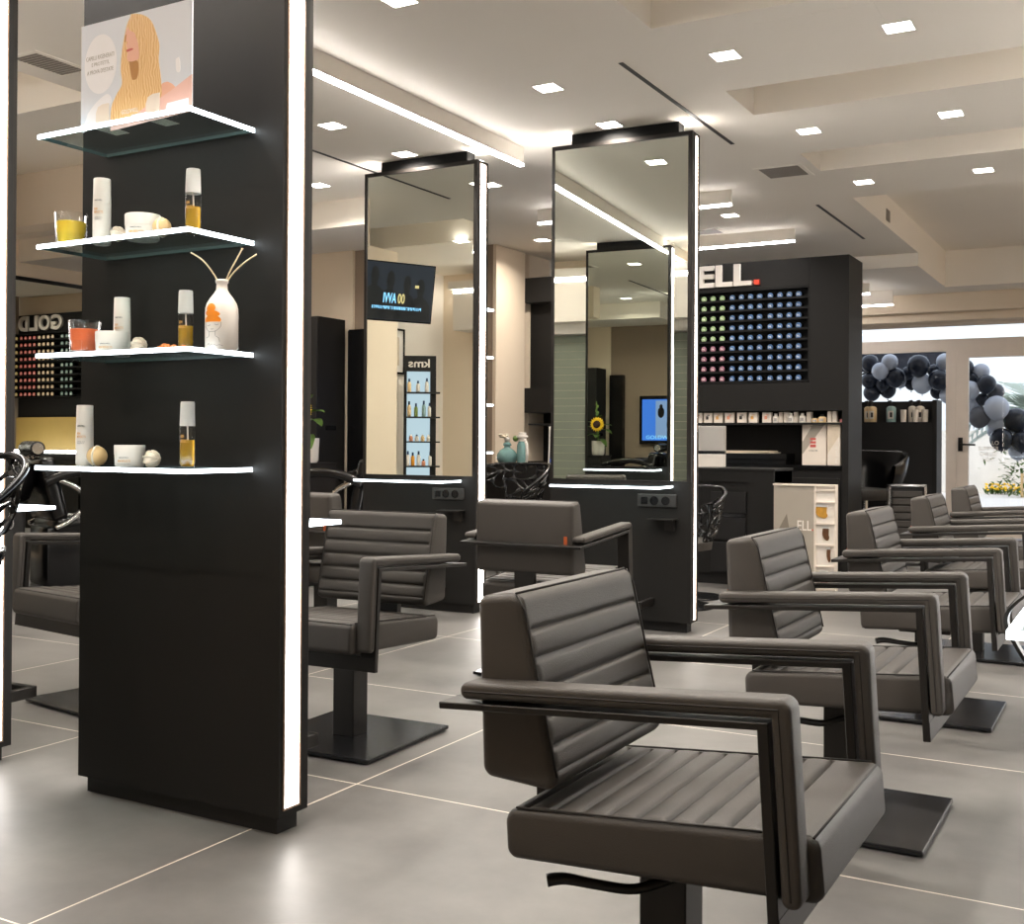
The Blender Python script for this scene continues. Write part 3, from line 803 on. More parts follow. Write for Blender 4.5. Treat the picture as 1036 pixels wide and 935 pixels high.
def vline(pts): tube([on_vase(x, z, .0003) for x, z in [(p.x, p.y) for p in smoothpts(pts, 6)]], .0005, 5, lb)
vline([(-.022, .074), (-.021, .062), (-.012, .050), (-.003, .0475), (.008, .050), (.017, .062), (.018, .074)])
vline([(-.015, .066), (-.011, .0635), (-.006, .066)]); vline([(.004, .068), (.009, .0655), (.013, .068)]); vline([(-.005, .0555), (-.002, .054), (.002, .0555)])
vline([(-.010, .049), (-.010, .036), (-.018, .031)]); vline([(.006, .050), (.006, .037), (.013, .030), (.015, .02)])
obj('drawn_face', lb, m_line, vt)
lb = bmesh.new()
vline([(-.014, .012), (-.010, .016), (-.007, .010), (-.003, .014), (.0, .010), (.004, .013), (.008, .009), (.014, .012), (.022, .009)])
obj('handwriting', lb, m_line, vt)
for pts in ([(0, 0, .165), (-.018, -.010, .205), (-.045, -.025, .245), (-.075, -.042, .268)], [(.002, 0, .165), (.016, .009, .21), (.032, .018, .245), (.049, .027, .281)], [(.002, .002, .165), (.022, .011, .205), (.052, .029, .24), (.083, .046, .264)]):
    obj('reed', tube(smoothpts(pts, 4), .0022, 6), m_reed, vt, True)

# poster card on the top shelf, in two clear card feet
pt = thing('poster_card', 'poster card of a blond woman standing on the top glass shelf', 'poster', (-2.46, 2.235, Z1), -math.radians(.5))
Wp, Hp = .437, .305
obj('card', B((-Wp/2, Wp/2, 0, .004, 0.004, Hp)), m_poster, pt)
def flat(pts, y, m, name, n=6):
    P = smoothpts(list(pts)+[pts[0]], n)[:-1] if n else [Vector(p) for p in pts]
    return obj(name, prism([(p[0]-Wp/2, p[1]) for p in P], -y, -y+.0008 if False else 0.0, None), m, pt)
def U(a, b):  # from the zoomed view of the card to card coordinates
    x = (a-10)/(880-10)*Wp
    top = 180+(0-180)*(a-10)/870*1.0 - (12*(a-10)/870); bot = 935-(935-800)*(a-10)/870
    return (x, Hp*(bot-b)/(bot-top))
obj('text_disc', prism([(math.cos(a)*.066-Wp/2+.081, math.sin(a)*.084+.185) for a in [2*PI*i/40 for i in range(40)]], -.0006, 0), m_poster2, pt)
for s, x0, x1, z in (('CAPELLI RIGENERATI', .022, .136, .200), ('E PROTETTI,', .045, .117, .180), ('A PROVA D\'ESTATE', .026, .134, .160)):
    obj('slogan', text(s, x0-Wp/2, x1-Wp/2, z, z+.012, -.0006, .0004), m_inkw, pt)
flat([U(420, 90), U(500, 95), U(570, 140), U(615, 240), U(635, 320), U(632, 430), U(650, 560), U(650, 690), U(560, 740), U(520, 790), U(420, 830), U(330, 870), U(262, 900), U(262, 760), U(300, 670), U(345, 590), U(335, 480), U(345, 350), U(365, 240), U(385, 160)], .0006, m_hair, 'blond_hair')
flat([U(372, 230), U(395, 180), U(430, 200), U(470, 300), U(480, 400), U(450, 425), U(400, 430), U(385, 400), U(393, 350), U(380, 320), U(388, 290), U(368, 280)], .0010, m_skin, 'face')
flat([U(400, 430), U(470, 430), U(470, 540), U(430, 560), U(415, 500)], .0009, m_haird, 'neck_shade')
flat([U(383, 345), U(425, 335), U(432, 345), U(385, 362)], .0013, m_lip, 'lips', 4)
flat([U(380, 235), U(375, 285), U(366, 290), U(368, 250)], .0013, m_haird, 'eye_shade', 4)
flat([U(415, 92), U(500, 110), U(540, 300), U(520, 440), U(485, 480), U(492, 330), U(455, 235), U(395, 195)], .0014, m_hair, 'fringe')
flat([U(700, 580), U(740, 600), U(762, 640), U(700, 690), U(655, 700), U(655, 600)], .0005, m_skin, 'shoulder')
flat([U(885, 530), U(885, 795), U(258, 925), U(258, 890), U(400, 850), U(530, 760), U(640, 700), U(720, 650)], .0012, m_pink, 'pink_band', 0)
flat([U(70, 800), U(140, 720), U(230, 660), U(260, 720), U(200, 800), U(140, 870), U(40, 935), U(30, 920)], .0009, m_poster2, 'white_feather')
obj('brand_print', text('GOLDWELL', U(345, 780)[0]-Wp/2, U(480, 760)[0]-Wp/2, U(400, 800)[1], U(400, 770)[1], -.0012, .0005), m_letter, pt)
obj('brand_print', text('Kerasilk', U(690, 780)[0]-Wp/2, U(860, 740)[0]-Wp/2, U(780, 790)[1], U(780, 720)[1], -.0012, .0005) if False else prism([(q[0]-Wp/2, q[1]) for q in (U(690, 770), U(700, 735), U(860, 700), U(862, 770), U(790, 760), U(715, 785))], -.0016, -.001), m_poster2, pt)
flat([U(760, 420), U(785, 410), U(795, 480), U(785, 515), U(765, 500)], .0006, m_poster2, 'white_glint')
for x in (-.125, .075):
    b2 = bmesh.new()
    pts = [(x-.022+.044*i/8, 0) for i in range(9)]
    arc = [(x-.026, 0), (x-.026, .045), (x-.018, .062), (x, .068), (x+.026, .068), (x+.026, 0)]
    prism(arc, -.004, -.002, b2); B((x-.026, x+.026, -.055, .07, 0, .0015), bm=b2)
    cf = obj('card_foot', b2, m_offwhite, pt); cf['label'] = 'folded cream card foot'

# ================================================================ COLOUR BAR
def sign(label, items, y):
    t = thing('wall_sign', label, 'sign', (0, 0, 0))
    for ch, x0, x1 in items:
        if ch == '.': d = obj('full_stop', B((x0, x1, y-.03, y, 2.507, 2.551)), m_red, t); d['label'] = 'orange red square full stop'
        else: obj('letter', text(ch, x0, x1, 2.506, 2.702, y, .03, .035), m_letter, t)
    return t
items = [('G', -4.755, -4.545), ('O', -4.525, -4.305), ('L', -4.285, -4.125), ('D', -4.095, -3.905), ('W', -3.885, -3.615), ('E', -3.585, -3.428), ('L', -3.416, -3.258), ('L', -3.247, -3.082), ('.', -3.059, -3.012)]
sign('white GOLDWELL letters with orange full stop on the black wall, ending ELL in view', items, yg)
sign('duplicate white GOLD letters, added to be seen mirrored in the gap left of the shelf column', [(c, a-1.615, b-1.615) for c, a, b in items[:4]], yg)  # second set of letters, added for the left wall mirror to reflect

def rack(label, x0, x1, y, zs):
    t = thing('colour_rack', label, 'rack', (0, 0, 0))
    obj('back_panel', B((x0, x1, y+.08, y+.105, 1.64, 2.466)), m_rack, t)
    obj('frame', B((x0, x0+.012, y-.004, y+.08, 1.636, 2.47), (x1-.012, x1, y-.004, y+.08, 1.636, 2.47), (x0, x1, y-.004, y+.08, 2.458, 2.47), (x0, x1, y-.004, y+.08, 1.636, 1.648)), m_rack, t)
    for z in zs: obj('shelf_rail', B((x0+.012, x1-.012, y-.002, y+.08, z-.042, z-.036), (x0+.012, x1-.012, y-.004, y-.002, z-.042, z-.024)), m_rack, t)
rows = [2.411-i*.0913 for i in range(9)]
rack('black wall rack full of round colour tube fronts under the white letters', -4.9, -2.572, yg, rows)
rack('second black wall rack of yellow, rose and beige tube fronts, added to be seen mirrored in the left gap', -6.95, -5.52, yg-.1, rows)  # made-up second rack so the wall mirror has one to reflect
def tube_proto(mat, label, group):
    t = thing('colour_tube', label, 'colour tube', (0, 0, 0), 0, group)
    k = lathe([(.028, 0), (.028, .07), (.0265, .074), (.001, .074)], 16); rot(k, PI/2, 'X', (0, 0, 0))
    obj('can', k, m_gloss, t, 40)
    k = lathe([(.0255, .0745), (.0235, .0785), (.001, .0785)], 16); rot(k, PI/2, 'X', (0, 0, 0))
    fr = obj('coloured_front', k, mat, t, 40)
    k = text('N.', -.013, .013, -.009, .009, -.0785, .0006, .02)
    obj('shade_code', k, m_letter, fr)
    return t
def fill(cols, mat, label, group, y, rws=rows):
    p = None
    for z in rws:
        for x in cols:
            l = (x, y+.076, z-.006)
            if p is None: p = tube_proto(mat, label, group); p.location = l
            else: dup(p, l, 0, label, group)
fill((-3.618, -3.532, -3.446, -3.360), m_green, 'pale green tube front in the upper rows at the left of the visible rack', 'green colour tubes', yg, rows[:5])
fill((-3.618, -3.532, -3.446, -3.360), m_purple, 'pinkish tube front in the lower rows at the left of the visible rack', 'pink colour tubes', yg, rows[5:])
fill((-3.266, -3.182, -3.098, -3.015), m_blue, 'blue tube front in the left one of the two blue blocks of the rack', 'left block of blue tubes', yg)
fill((-2.919, -2.834, -2.750, -2.668), m_blue, 'blue tube front in the right-hand blue block of the rack', 'right block of blue tubes', yg)
off = -1.615
for cs, mm, l, g in (((-3.97, -3.885, -3.80, -3.715), m_yel, 'yellow tube front in the rack mirrored in the left gap', 'yellow colour tubes'),
                     ((-4.32, -4.235, -4.15, -4.065), m_rose, 'rose tube front in the rack mirrored in the left gap', 'rose colour tubes'),
                     ((-4.67, -4.585, -4.50, -4.415), m_beig, 'beige tube front in the rack mirrored in the left gap', 'beige colour tubes'),
                     ((-5.02, -4.935, -4.85), m_teal, 'grey green tube front in the rack mirrored in the left gap', 'grey green colour tubes')):
    fill([c+off for c in cs if c+off < -5.53], mm, l, g, yg-.1)
# counter under the mirrored rack
t = thing('colour_counter', 'dark counter with an olive gold splashback, mirrored in the left gap', 'counter', (-6.4, 9.59, 0))
obj('carcass', B((-.9, .85, -.25, .21, 0, .93)), m_black, t)
obj('splashback', B((-.9, .85, .215, .245, .93, 1.38)), m_gold, t)
obj('light_line', B((-.9, .85, -.26, -.25, .93, .965)), e_line, t)
# drawer counter in the colour wall recess
t = thing('drawer_counter', 'flush black drawer counter in the recess of the colour wall', 'cabinet', (-3.8, 9.88, 0))
obj('carcass', B((-1.55, 1.505, .015, .395, .06, .88)), m_black2, t)
obj('worktop', B((-1.58, 1.505, -.012, .398, .88, .91)), m_gloss, t)
obj('toe_kick', B((-1.55, 1.505, .05, .39, 0, .06)), m_black2, t)
for i, (xa, xb) in enumerate(((-1.5, -.55), (-.54, .40), (.41, .90), (.91, 1.49))):
    for za, zb in ((.07, .33), (.345, .60), (.615, .80)): obj('drawer', B((xa, xb, -.005, .014, za, zb), bev=.002, seg=1), m_black, t)
# lit niche shelf with boxes
t = thing('niche_shelf', 'black shelf board of the narrow lit niche in the colour wall', 'shelf', (-3.8, 9.9, 1.27))
obj('board', B((-1.55, 1.505, -.02, .37, -.005, .012)), m_black2, t)
zn = 1.2825
names = ['first', 'second', 'third', 'fourth', 'fifth', 'sixth', 'seventh', 'eighth', 'ninth', 'tenth']
for i, (u0, u1) in enumerate(((706, 709), (711, 719.5), (721.5, 730.5), (733, 742.5), (746, 755.5), (758, 767), (772, 781))):
    x0, x1 = [(-3.544+(u-710.5)*(.008889)) for u in (u0, u1)]
    if i == 0: x0 -= .05
    t = thing('product_box', '%s small cream product box from the left in the narrow niche' % names[i], 'box', ((x0+x1)/2, 9.93, zn))
    w = (x1-x0)/2
    obj('carton', B((-w, w, -.025, .025, 0, .092), bev=.001, seg=1), m_offwhite, t)
    obj('print', B((-w*.5, w*.1, -.0262, -.025, .03, .06), (-w*.2, w*.4, -.0262, -.025, .065, .072)), [m_peach, m_ink, m_inko][i % 3], t)
nx = lambda u: -3.544+(u-710.5)*.008889
def mini_bottle(u, label, h=.085, r=.026, mat=None, cap=None, y=9.93, z=zn, x=None):
    t = thing('product_bottle', label, 'bottle', (nx(u) if x is None else x, y, z))
    obj('bottle_body', lathe([(r*.95, 0), (r, .005), (r, h*.62), (r*.55, h*.76)], 18), mat or m_white, t, 40)
    obj('cap', lathe([(r*.5, h*.76), (r*.5, h), (.001, h)], 14), cap or m_white, t, 40)
    obj('print', prism([(r*1.004*math.sin(a), 0) for a in (-.5, .5)]+[(r*.5, 0), (-r*.5, 0)], -r, -r+.001) if False else B((-r*.5, r*.5, -r*1.02, -r*.85, h*.15, h*.5)), m_inkw, t)
    return t
mini_bottle(785, 'small rounded white bottle in the niche, first after the boxes', .082, .028)
for i, (u0, u1) in enumerate(((788, 792), (793, 798), (803, 807))):
    x0, x1 = nx(u0), nx(u1)
    tag(obj('product_box', B((x0, x1, 9.93, 9.99, zn, zn+.095)), m_offwhite), '%s upright slim carton in the middle of the niche' % names[i], 'box')
mini_bottle(800, 'small rounded white bottle in the niche between slim cartons', .085, .028)
mini_bottle(811.5, 'white bottle in the niche just above the tall white gift boxes, left one', .085, .030)
tag(obj('product_box', B((nx(815.5), nx(820), 9.93, 10.0, zn, zn+.095)), m_offwhite), 'slim carton in the niche standing right above the first tall white gift box', 'box')
mini_bottle(824, 'squat amber perfume-like bottle in the niche, left of its twin', .05, .03, m_sand, m_gloss)
mini_bottle(831, 'squat amber perfume-like bottle in the niche, taller right twin', .07, .035, m_sand, m_gloss)
for i, u in enumerate((838, 843)):
    tag(obj('product_box', B((nx(u-2), nx(u+1.8), 9.93, 9.99, zn, zn+.1)), m_offwhite), '%s pale carton at the right end of the niche' % ('taller left', 'taller right')[i], 'box')
tag(obj('soap_bar', B((nx(848), nx(851.5), 9.92, 9.97, zn, zn+.03), bev=.006), M('pink_soap', (206, 130, 130), .5)), 'pink bar at the far right end of the niche', 'soap')
# things on the drawer counter
zc = .9105
t = thing('keepsake_box', 'flat black box with magazines on top on the recessed counter', 'box', (-3.09, 10.05, zc))
obj('base', B((-.305, .305, -.14, .14, 0, .045), bev=.002, seg=1), m_gloss, t); obj('lid', B((-.309, .309, -.143, .143, .046, .098), bev=.002, seg=1), m_gloss, t)
for i, (dx, l) in enumerate(((0, 'lower pale magazine lying on the flat black box'), (-.03, 'upper pale magazine lying on the flat black box'))):
    tag(obj('magazine', rot(B((-.27, .22, -.13, .11, 0, .011)), .03*(1-2*i), 'Z', (0, 0, 0)), m_paper, None, False, (-3.12+dx, 10.05, zc+.0985+i*.0115)), l, 'magazine')
t = thing('gift_box', 'tall white box with three red squares on the recessed counter', 'box', (-2.545, 10.02, zc))
obj('carton', B((-.105, .105, -.08, .08, 0, .375), bev=.002, seg=1), m_offwhite, t)
obj('grey_print', prism([(-.105, .09), (.105, .375), (-.0, .375), (-.105, .2)], -.0812, -.08), m_boxgrey, t)
obj('red_squares', B((-.035, .015, -.083, -.08, .22, .238), (-.035, .015, -.083, -.08, .19, .209), (-.035, .015, -.083, -.08, .157, .18), bev=.0), m_lip, t)
obj('print', text('COLOR', -.045, .03, .12, .135, -.08, .001), m_ink, t); obj('print', text('elumen', -.035, .01, .335, .347, -.08, .001), m_ink, t)
t = thing('gift_box', 'tall cream box with diagonal print at the right of the recessed counter', 'box', (-2.368, 10.0, zc))
obj('carton', B((-.055, .055, -.09, .09, 0, .375), bev=.002, seg=1), m_offwhite, t)
obj('grey_print', prism([(-.055, .1), (.055, .27), (.055, .375), (-.055, .375)], -.0912, -.09), m_paper, t)
k = text('PURE', 0, .15, 0, .028, 0, .001); rot(k, -PI/2, 'Y', (0, 0, 0))
for v in k.verts: v.co += Vector((.04, -.09, .02))
obj('print', k, m_white, t)

# ================================================================ DESK ZONE
t = thing('reception_desk', 'long black reception desk with inset front panels behind the mirror columns', 'desk', (-3.84, 8.5, 0))
obj('carcass', B((-1.36, 1.36, .02, .5, .08, .885), (1.16, 1.36, 0, .5, .08, .885), (-1.36, -1.2, 0, .5, .08, .885), (-1.2, 1.16, 0, .02, .80, .885)), m_black, t)
obj('worktop', B((-1.37, 1.365, -.006, .52, .885, .905), bev=.002, seg=1), m_black, t)
obj('toe_kick', B((-1.3, 1.3, .05, .48, 0, .08)), m_black2, t)
for z0, z1 in ((.56, .72), (.35, .52), (.1, .33)): obj('drawer', B((.86, 1.14, .004, .02, z0, z1), bev=.001, seg=1), m_black2, t)
obj('drawer_recess', B((.87, 1.13, .016, .019, .525, .555)), m_gloss, t)
zt = .9055
t = thing('desktop_monitor', 'silver monitor back standing on the reception desk beside the larger mirror column', 'monitor', (-3.05, 8.72, zt), .0)
obj('upper_back', B((-.2, .11, 0, .03, .13, .33), bev=.004), m_silver, t)
obj('dark_band', B((-.2, .108, .001, .03, .105, .13)), m_gloss, t)
obj('lower_back', B((-.2, .108, -.008, .03, 0.003, .105), bev=.004), m_white, t)
obj('foot', B((-.15, .06, -.05, .1, 0, .006)), m_silver, t)
t = thing('desktop_screen', 'dark screen with white edge and blue picture beside the larger mirror column', 'monitor', (-4.40, 8.72, zt), .25)
obj('casing', rot(B((-.115, .2, 0, .02, .0, .33), bev=.003), -.10, 'X', (0, 0, 0)), m_white, t)
obj('panel', rot(B((-.1, .19, -.003, .0005, .01, .30)), -.10, 'X', (0, 0, 0)), m_gloss, t)
obj('picture', rot(B((-.095, -.02, -.0045, -.003, .02, .05), (-.02, .06, -.0045, -.003, .05, .12)), -.10, 'X', (0, 0, 0)), e_screen, t)
# glazed bottles with flowers
t = thing('round_flower_bottle', 'round aqua and black bottle vase with a dried flower on the desk', 'vase', (-4.875, 8.62, zt))
obj('vase_body', lathe([(.045, 0), (.075, .012), (.092, .05), (.088, .085), (.065, .118), (.03, .14), (.026, .155), (.04, .165), (.032, .18), (.022, .19)], 28), m_aqua, t, True)
obj('bird_stopper', ball(.026, (0, 0, .212), 3), m_silver, t, True)
fb = bmesh.new()
for i in range(9):
    a = i*.7; ball(.014, (-.035+.03*math.cos(a), .02*math.sin(a), .245+.012*math.sin(2*a)), 2, fb, (1.5, 1, .6))
tube([(0, 0, .2), (-.03, 0, .245)], .003, 6, fb)
obj('dried_flower', fb, m_petalw, t, True)
t = thing('slim_flower_bottle', 'slim aqua bottle vase with white collar and green bud on the desk', 'vase', (-4.725, 8.62, zt))
obj('vase_body', lathe([(.04, 0), (.046, .02), (.048, .1), (.044, .17), (.03, .20)], 24), m_aqua, t, True)
obj('collar', lathe([(.034, .198), (.036, .225), (.052, .235), (.05, .25), (.034, .252), (.034, .275), (.001, .277)], 24), m_white, t, 40)
obj('white_side', tube([(.045, -.01, .02), (.052, -.01, .1), (.046, -.01, .18), (.034, -.01, .21)], .014, 8), m_white, t, True)
obj('green_bud', ball(.026, (-.055, -.02, .222), 3), m_leaf, t, True)

# filigree tub chairs on round bases
def lattice_chair(label, loc, rz, ztop, R=.29, dip=.16):
    t = thing('filigree_chair', label, 'chair', loc, rz, 'filigree tub chairs')
    bm = bmesh.new()
    n, m = 15, 6
    random.seed(int(abs(loc[0]*100)))
    pts = {}
    span = math.radians(230)
    def P(u, v):
        th = -span/2+span*u; e = abs(u-.5)*2
        top = ztop-dip*max(0, (e-.35)/.65)**1.6
        bot = ztop-.40+.05*e
        z = bot+(top-bot)*v; r = R*(.70+.30*math.sqrt(max(v, 0)))*(1+.05*v)
        return Vector((-r*math.cos(th), r*math.sin(th), z))
    for j in range(m+1):
        for i in range(n+1):
            u = (i+(.5 if j % 2 else 0))/n; v = j/m
            ju = 0 if j in (0, m) else random.uniform(-.45, .45)/n; jv = 0 if j in (0, m) else random.uniform(-.3, .3)/m
            pts[i, j] = bm.verts.new(P(min(max(u+ju, 0), 1), v+jv))
    for j in range(m):
        for i in range(n):
            try: bm.faces.new((pts[i, j], pts[i+1, j], pts[i+1, j+1], pts[i, j+1]))
            except ValueError: pass
    bmesh.ops.remove_doubles(bm, verts=bm.verts[:], dist=.004)
    # dissolve some edges so the openings are irregular, leaf-like
    es = [e for e in bm.edges if len(e.link_faces) == 2]; random.shuffle(es)
    bmesh.ops.dissolve_edges(bm, edges=es[:len(es)//5], use_verts=False)
    o = obj('filigree_shell', bm, m_gloss, t)
    w = o.modifiers.new('w', 'WIREFRAME'); w.thickness = .022; w.use_even_offset = False; w.use_boundary = True
    s = o.modifiers.new('s', 'SUBSURF'); s.levels = 1; s.render_levels = 1
    obj('rim', tube([P(i/40, 1.0) for i in range(41)], .012, 8), m_gloss, t, True)
    obj('seat', lathe([(R*.5, ztop-.42), (R*.74, ztop-.41), (R*.76, ztop-.36), (R*.6, ztop-.34), (.001, ztop-.335)], 28), m_leather, t, 50)
    obj('stem', lathe([(.03, .02), (.03, ztop-.41)], 16), m_chrome, t, 40)
    obj('base', lathe([(.23, 0), (.235, .006), (.22, .016), (.04, .03)], 32), m_gloss, t, 40)
    return t
lattice_chair('black filigree tub chair below the two aqua bottle vases', (-4.33, 7.55, 0), math.radians(-100), .925, .36, .2)
lattice_chair('black filigree tub chair right of the larger mirror column, before the desk', (-2.74, 7.22, 0), math.radians(-90), .80, .28, .12)
lattice_chair('glossy filigree chair back at the left photo edge', (-2.985, 1.90, 0), math.radians(-60), 1.05, .30, .14)
tag(obj('round_floor_base', lathe([(.2, 0), (.205, .006), (.19, .014), (.03, .02)], 32), m_gloss, None, 40, (-2.82, 7.72, 0)), 'round black base plate on the floor right of the larger mirror column, farther one', 'base plate')

# white display stand with hair swatches
t = thing('swatch_display', 'pale display stand with hair colour swatches beside the desk', 'display stand', (-2.115, 8.02, 0))
obj('board', B((-.225, .065, 0, .06, 0, .80)), m_boxgrey, t)
obj('triangle_print', prism([(-.225, .42), (-.10, .42), (-.13, .60)], -.0012, 0), m_boxgrey2, t)
obj('lettering', text('ELL', -.055, .045, .485, .555, 0, .003, .01), m_white, t)
obj('red_dot', B((.048, .058, -.003, 0, .485, .497)), m_lip, t)
obj('rim', B((-.229, .215, -.012, .06, .80, .812), (.205, .215, -.012, .06, 0, .80), (.065, .075, -.012, .06, 0, .80)), m_offwhite, t)
obj('swatch_back', B((.075, .205, .01, .06, 0, .80)), m_white, t)
for z in (.085, .24, .39, .54, .69, .775): obj('swatch_ledge', B((.075, .205, -.008, .012, z-.008, z+.004)), m_offwhite, t)
def swatch(x, z0, z1, w, m, nm):
    s = obj('hair_swatch', prism([(p.x, p.y) for p in smoothpts([(x-w*.5, z1), (x-w*.55, (z0+z1)/2), (x-w*.2, z0+.01), (x+w*.3, z0), (x+w*.55, z0+.02), (x+w*.45, (z0+z1)/2), (x+w*.5, z1)], 4)], .0, .012), m, t); s['label'] = nm
    obj('clip', B((x-w*.55, x+w*.55, -.003, .013, z1, z1+.012)), m_frost, s)
swatch(.115, .575, .655, .075, m_goldhair, 'golden blond hair swatch'); swatch(.145, .42, .505, .042, m_brown, 'dark brown hair swatch'); swatch(.165, .27, .36, .024, m_brown, 'thin brown hair swatch'); swatch(.13, .10, .2, .05, m_redhair, 'auburn hair swatch')

# low dark partition with bottles
t = thing('low_partition', 'low black partition with a bottle ledge in front of the glass door', 'partition', (-2.33, 12.0, 0))
obj('front_panel', B((-.62, .44, 0, .2, 0, 1.323)), m_black2, t)
obj('back_panel', B((-.62, .44, .2, .3, 0, 1.54)), m_black2, t)
obj('side_panel', B((.44, .482, -.01, .31, 0, 1.545)), m_black, t)
zp = 1.3235
def pump(x, label, mat, r=.05, h=.165, y=12.08):
    t = thing('pump_bottle', label, 'bottle', (x, y, zp))
    obj('bottle_body', lathe([(r*.93, 0), (r, .006), (r, h*.86), (r*.8, h*.95), (r*.35, h)], 24), mat, t, 40)
    obj('label_print', B((-r*.45, r*.55, -r*1.03, -r*.8, h*.2, h*.7)), m_offwhite, t)
    obj('label_mark', B((-r*.1, r*.4, -r*1.06, -r*.9, h*.3, h*.6)), m_ink, t)
    obj('pump', tube([(0, 0, h), (0, 0, h+.05), (-.005, 0, h+.055), (-.035, 0, h+.05)], .007, 8), m_ink, t, True)
pump(-2.545, 'amber pump bottle at the left end of the low partition ledge, rear', m_sand, .04, .165, 12.12)
pump(-2.495, 'amber pump bottle on the low partition ledge with black print', m_sand, .045)
pump(-2.305, 'mint green pump bottle alone in the middle of the low partition ledge', m_mint, .048)
pump(-2.10, 'cream pump bottle on the low partition ledge, left of the cream pair', m_offwhite, .04, .165, 12.1)
pump(-2.025, 'cream pump bottle on the low partition ledge, right of the cream pair', m_offwhite, .046, .165, 12.1)
for x, l in ((-2.175, 'cream tube lying furthest left before the cream pump bottles'), (-2.06, 'cream tube standing between the two cream pump bottles'), (-1.965, 'slim cream tube at the right end of the partition ledge')):
    tag(obj('product_tube', lathe([(.026, 0), (.027, .015), (.03, .12), (.031, .125), (.001, .126)], 18), m_offwhite, None, 40, (x, 12.03, zp)), l, 'tube')

# glossy tub chair and ribbed bench before the partition
t = thing('glossy_tub_chair', 'glossy black tub armchair right of the colour wall', 'armchair', (-2.42, 11.35, 0), math.radians(-100))
bm = bmesh.new(); n = 26; rows_ = []
for j, (rr, v) in enumerate(((.30, 0), (.36, .25), (.40, .6), (.42, 1.0), (.40, 1.03), (.37, .98), (.33, .5), (.27, 0))):
    ring = []
    for i in range(n+1):
        th = math.radians(-115)+math.radians(230)*i/n; e = abs(i/n-.5)*2
        top = 1.03-.14*max(0, (e-.3)/.7)**1.5
        z = .60+(top-.60)*v
        ring.append(bm.verts.new((-rr*math.cos(th), rr*math.sin(th), z)))
    rows_.append(ring)
for a, b in zip(rows_, rows_[1:]):
    for i in range(n): bm.faces.new((a[i], a[i+1], b[i+1], b[i]))
obj('tub_shell', bm, m_gloss, t, True)
obj('seat', lathe([(.3, .56), (.33, .60), (.32, .66), (.001, .68)], 28), m_leather, t, 50)
obj('stem', lathe([(.04, .02), (.04, .56)], 16), m_chrome, t, 40)
obj('base', lathe([(.28, 0), (.28, .012), (.05, .03)], 32), m_chrome, t, 40)
t = thing('ribbed_bench_end', 'low ribbed dark box in a silver frame before the low partition', 'bench', (-1.91, 10.75, 0), math.radians(18))
obj('core', B((-.15, .15, 0, .10, .05, .70)), m_black2, t)
rb = bmesh.new()
for i in range(9): B((-.13, .13, -.022, .0, .08+i*.067, .138+i*.067), bm=rb, bev=.008)
obj('ribbed_front', rb, m_leather, t)
obj('silver_frame', B((-.165, -.145, -.03, .11, .03, .735), (.145, .165, -.03, .11, .03, .735), (-.165, .165, -.03, .11, .715, .735), (-.165, .165, -.03, .11, .03, .05)), m_chrome, t)
obj('feet', B((-.15, -.11, 0, .06, 0, .03), (.11, .15, 0, .06, 0, .03)), m_black2, t)

# ================================================================ LEFT / BACK ZONE
t = thing('tall_cabinet', 'tall dark cabinet behind the sunflower at the beige wall', 'cabinet', (-6.335, 7.53, 0))
obj('carcass', B((-.26, .235, .02, .38, .05, 2.15)), m_black, t)
obj('door', B((-.258, .233, 0, .018, .06, 2.14), bev=.002, seg=1), m_black2, t)
obj('side_handle_recess', B((.235, .2375, .12, .26, 1.19, 1.23)), m_gloss, t)
obj('plinth', B((-.25, .225, .04, .36, 0, .05)), m_black2, t)
t = thing('tall_narrow_cabinet', 'narrow black cabinet between the beige strip and the left mirror column', 'cabinet', (-5.93, 7.87, 0))
obj('carcass', B((-.10, .10, 0, .10, .05, 2.06)), m_gloss, t); obj('plinth', B((-.09, .09, .02, .1, 0, .05)), m_black2, t)
obj('door', B((-.098, .098, -.014, -.001, .06, 2.05)), m_gloss, t)
t = thing('low_console', 'low dark console in front of the tall cabinet', 'cabinet', (-6.08, 7.25, 0))
obj('carcass', B((-.4, .22, -.12, .24, .06, .90)), m_black2, t); obj('worktop', B((-.41, .23, -.13, .25, .90, .92)), m_black, t)
obj('drawer', B((-.39, .21, -.128, -.121, .5, .88)), m_black, t); obj('plinth', B((-.38, .2, -.1, .22, 0, .06)), m_black2, t)
t = thing('sunflower_pot', 'sunflower with green leaves in a white pot before the tall cabinet', 'plant', (-5.95, 7.24, .92))
obj('pot', lathe([(.07, 0), (.085, .02), (.09, .20), (.082, .2), (.08, .17), (.001, .17)], 28), m_white, t, 50)
sb = tube(smoothpts([(0, 0, .17), (.015, -.03, .30), (.02, -.09, .42)], 5), .009, 8)
tube(smoothpts([(0, 0, .17), (-.03, 0, .45), (-.02, .0, .7)], 5), .007, 8, sb)
obj('stems', sb, m_leaf, t, True)
fl = obj('flower_head', rot(lathe([(.001, -.008), (.05, -.004), (.055, .004), (.03, .012), (.001, .013)], 24), PI/2-.1, 'X', (0, 0, 0)), m_seed, t, True, (.03, -.13, .425))
pb = bmesh.new()
